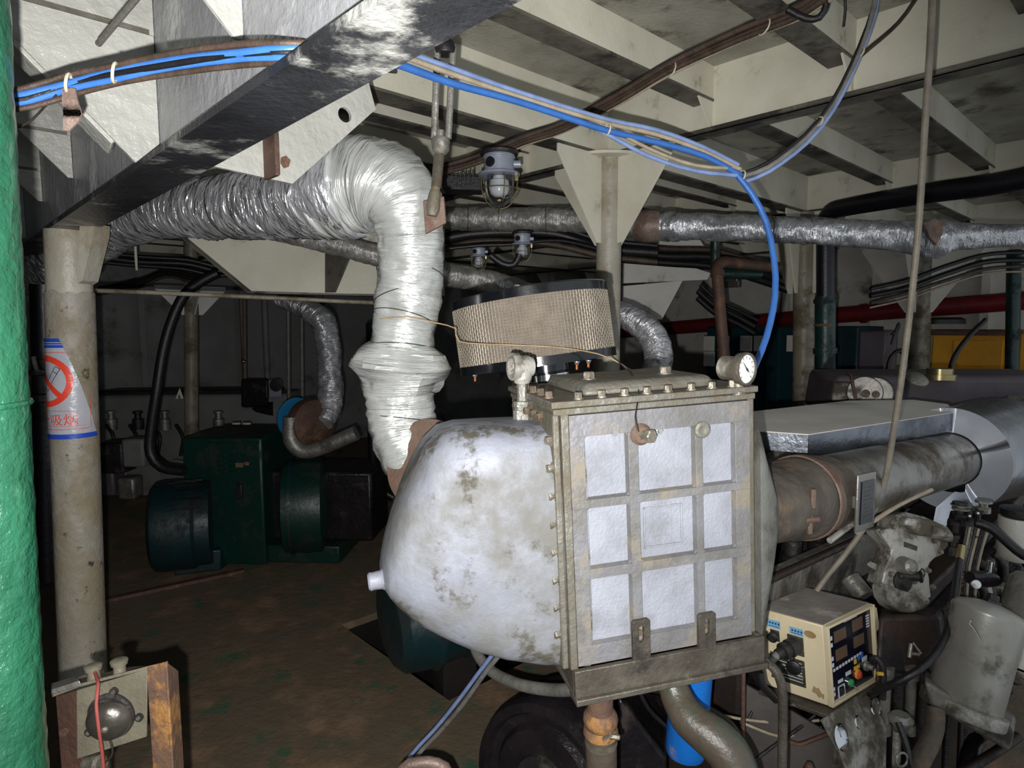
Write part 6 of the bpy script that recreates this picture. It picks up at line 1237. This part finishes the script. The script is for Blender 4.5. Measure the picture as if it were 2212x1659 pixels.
# rusty upright pipe with elbow
RU = thing('rusty_pipe', 'rusty brown upright pipe with an elbow behind the pressure gauge', 'pipe', W(1560, 700, 3.4))
MB().tube([(W(1680, 578, 3.9), .03), (W(1600, 570, 3.6), .03), (W(1562, 566, 3.45), .031), (W(1550, 576, 3.42), .031), (W(1550, 600, 3.4), .03), (W(1558, 700, 3.38), .03), (W(1568, 815, 3.36), .03), (W(1570, 900, 3.36), .03)], n=16).build('pipe_run', 'rust_brown', RU)
MB().cyl(W(1550, 585, 3.41), W(1550, 597, 3.4), .036, n=18).build('joint', 'rust_brown', RU)
tag(MB().cyl(W(1545, 590, 3.85), W(1640, 592, 3.95), .035, n=14).build('green_pipe', 'machine_green'), 'short green pipe behind the rusty elbow', 'pipe')
tag(MB().tube([W(1545, 490, 3.8), W(1545, 590, 3.82)], .028, 14).build('green_pipe', 'machine_green'), 'green pipe stub rising to the foil pipe above the rusty elbow', 'pipe')
t = thing('junction_box', 'small metal junction box under the green pipe', 'junction box', WB(1580, 610, 4.9))
MB().box(WB(1580, 609, 4.8), AX * .22, BX * .08, ZX * .13).build('case', 'iron_light', t, bevel=.008); MB().box(WB(1580, 604, 4.74), AX * .16, BX * .05, ZX * .05).build('cover', 'bolt_bright', t, bevel=.004)
# second main engine behind the sheet cover, right
SE = thing('second_engine', 'long purplish grey engine casing behind the sheet cover at the right', 'engine', W(2000, 850, 3.2))
MB().hexa([W(1812, 862, 2.95), W(2330, 920, 2.75), W(2330, 920, 2.75) - ZX * .2, W(1812, 862, 2.95) - ZX * .2, W(1812, 862, 2.95) + V((.15, .6, 0)), W(2330, 920, 2.75) + V((.1, .6, 0)), W(2330, 920, 2.75) + V((.1, .6, -.2)), W(1812, 862, 2.95) + V((.15, .6, -.2))]).build('lower_casing', 'cabinet_grey', SE, bevel=.02)
MB().hexa([W(1806, 812, 3.1), W(2330, 812, 2.9), W(2330, 970, 2.9), W(1790, 900, 3.1), W(1806, 812, 3.1) + V((.1, .5, 0)), W(2330, 812, 2.9) + V((.1, .5, 0)), W(2330, 970, 2.9) + V((.1, .5, 0)), W(1790, 900, 3.1) + V((.1, .5, 0))]).build('casing', 'cabinet_grey', SE, bevel=.03, seg=3)
MB().hexa(WL([(1800, 826, 2.98), (1892, 832, 2.9), (1905, 872, 2.85), (1795, 866, 2.95), (1806, 822, 3.12), (1892, 826, 3.1), (1905, 868, 3.1), (1800, 862, 3.1)])).build('end_block', 'cast_paint', SE, bevel=.012)
for x, y in ((1868, 848), (1890, 850)): MB().lathe(W(x, y, 2.86), V((-.5, -.85, .1)), [(-.03, .07), (.0, .075), (.012, .07)], 28).build('flange', 'iron_light', SE); MB().lathe(W(x + 2, y + 2, 2.83), V((-.5, -.85, .1)), [(-.01, .018), (.012, .016)], 14).build('bolt_hole', 'bolt_rust', SE)
MB().tube(WL([(1848, 860, 2.84), (1842, 830, 2.84), (1838, 812, 2.86), (1830, 806, 2.9)]), .008, 8).build('thin_hose', 'rust_brown', SE)
MB().lathe(W(2030, 806, 3.0), ZX, [(-.03, .07), (-.005, .07), (-.004, .055), (.022, .055), (.024, .048)], 32).build('filler_cap', 'brass', SE)
MB().lathe(W(1981, 818, 2.95), V((0, -.6, .8)), [(-.02, .05), (.0, .05), (.012, .035), (.02, .001)], 28).build('round_glass', 'iron_light', SE)
MB().hexa(WL([(2160, 890, 2.5), (2330, 900, 2.4), (2330, 1040, 2.4), (2175, 985, 2.5), (2160, 850, 2.8), (2330, 850, 2.8), (2330, 1040, 2.8), (2175, 985, 2.8)])).build('clean_patch', 'engine_grey', SE, bevel=.03)
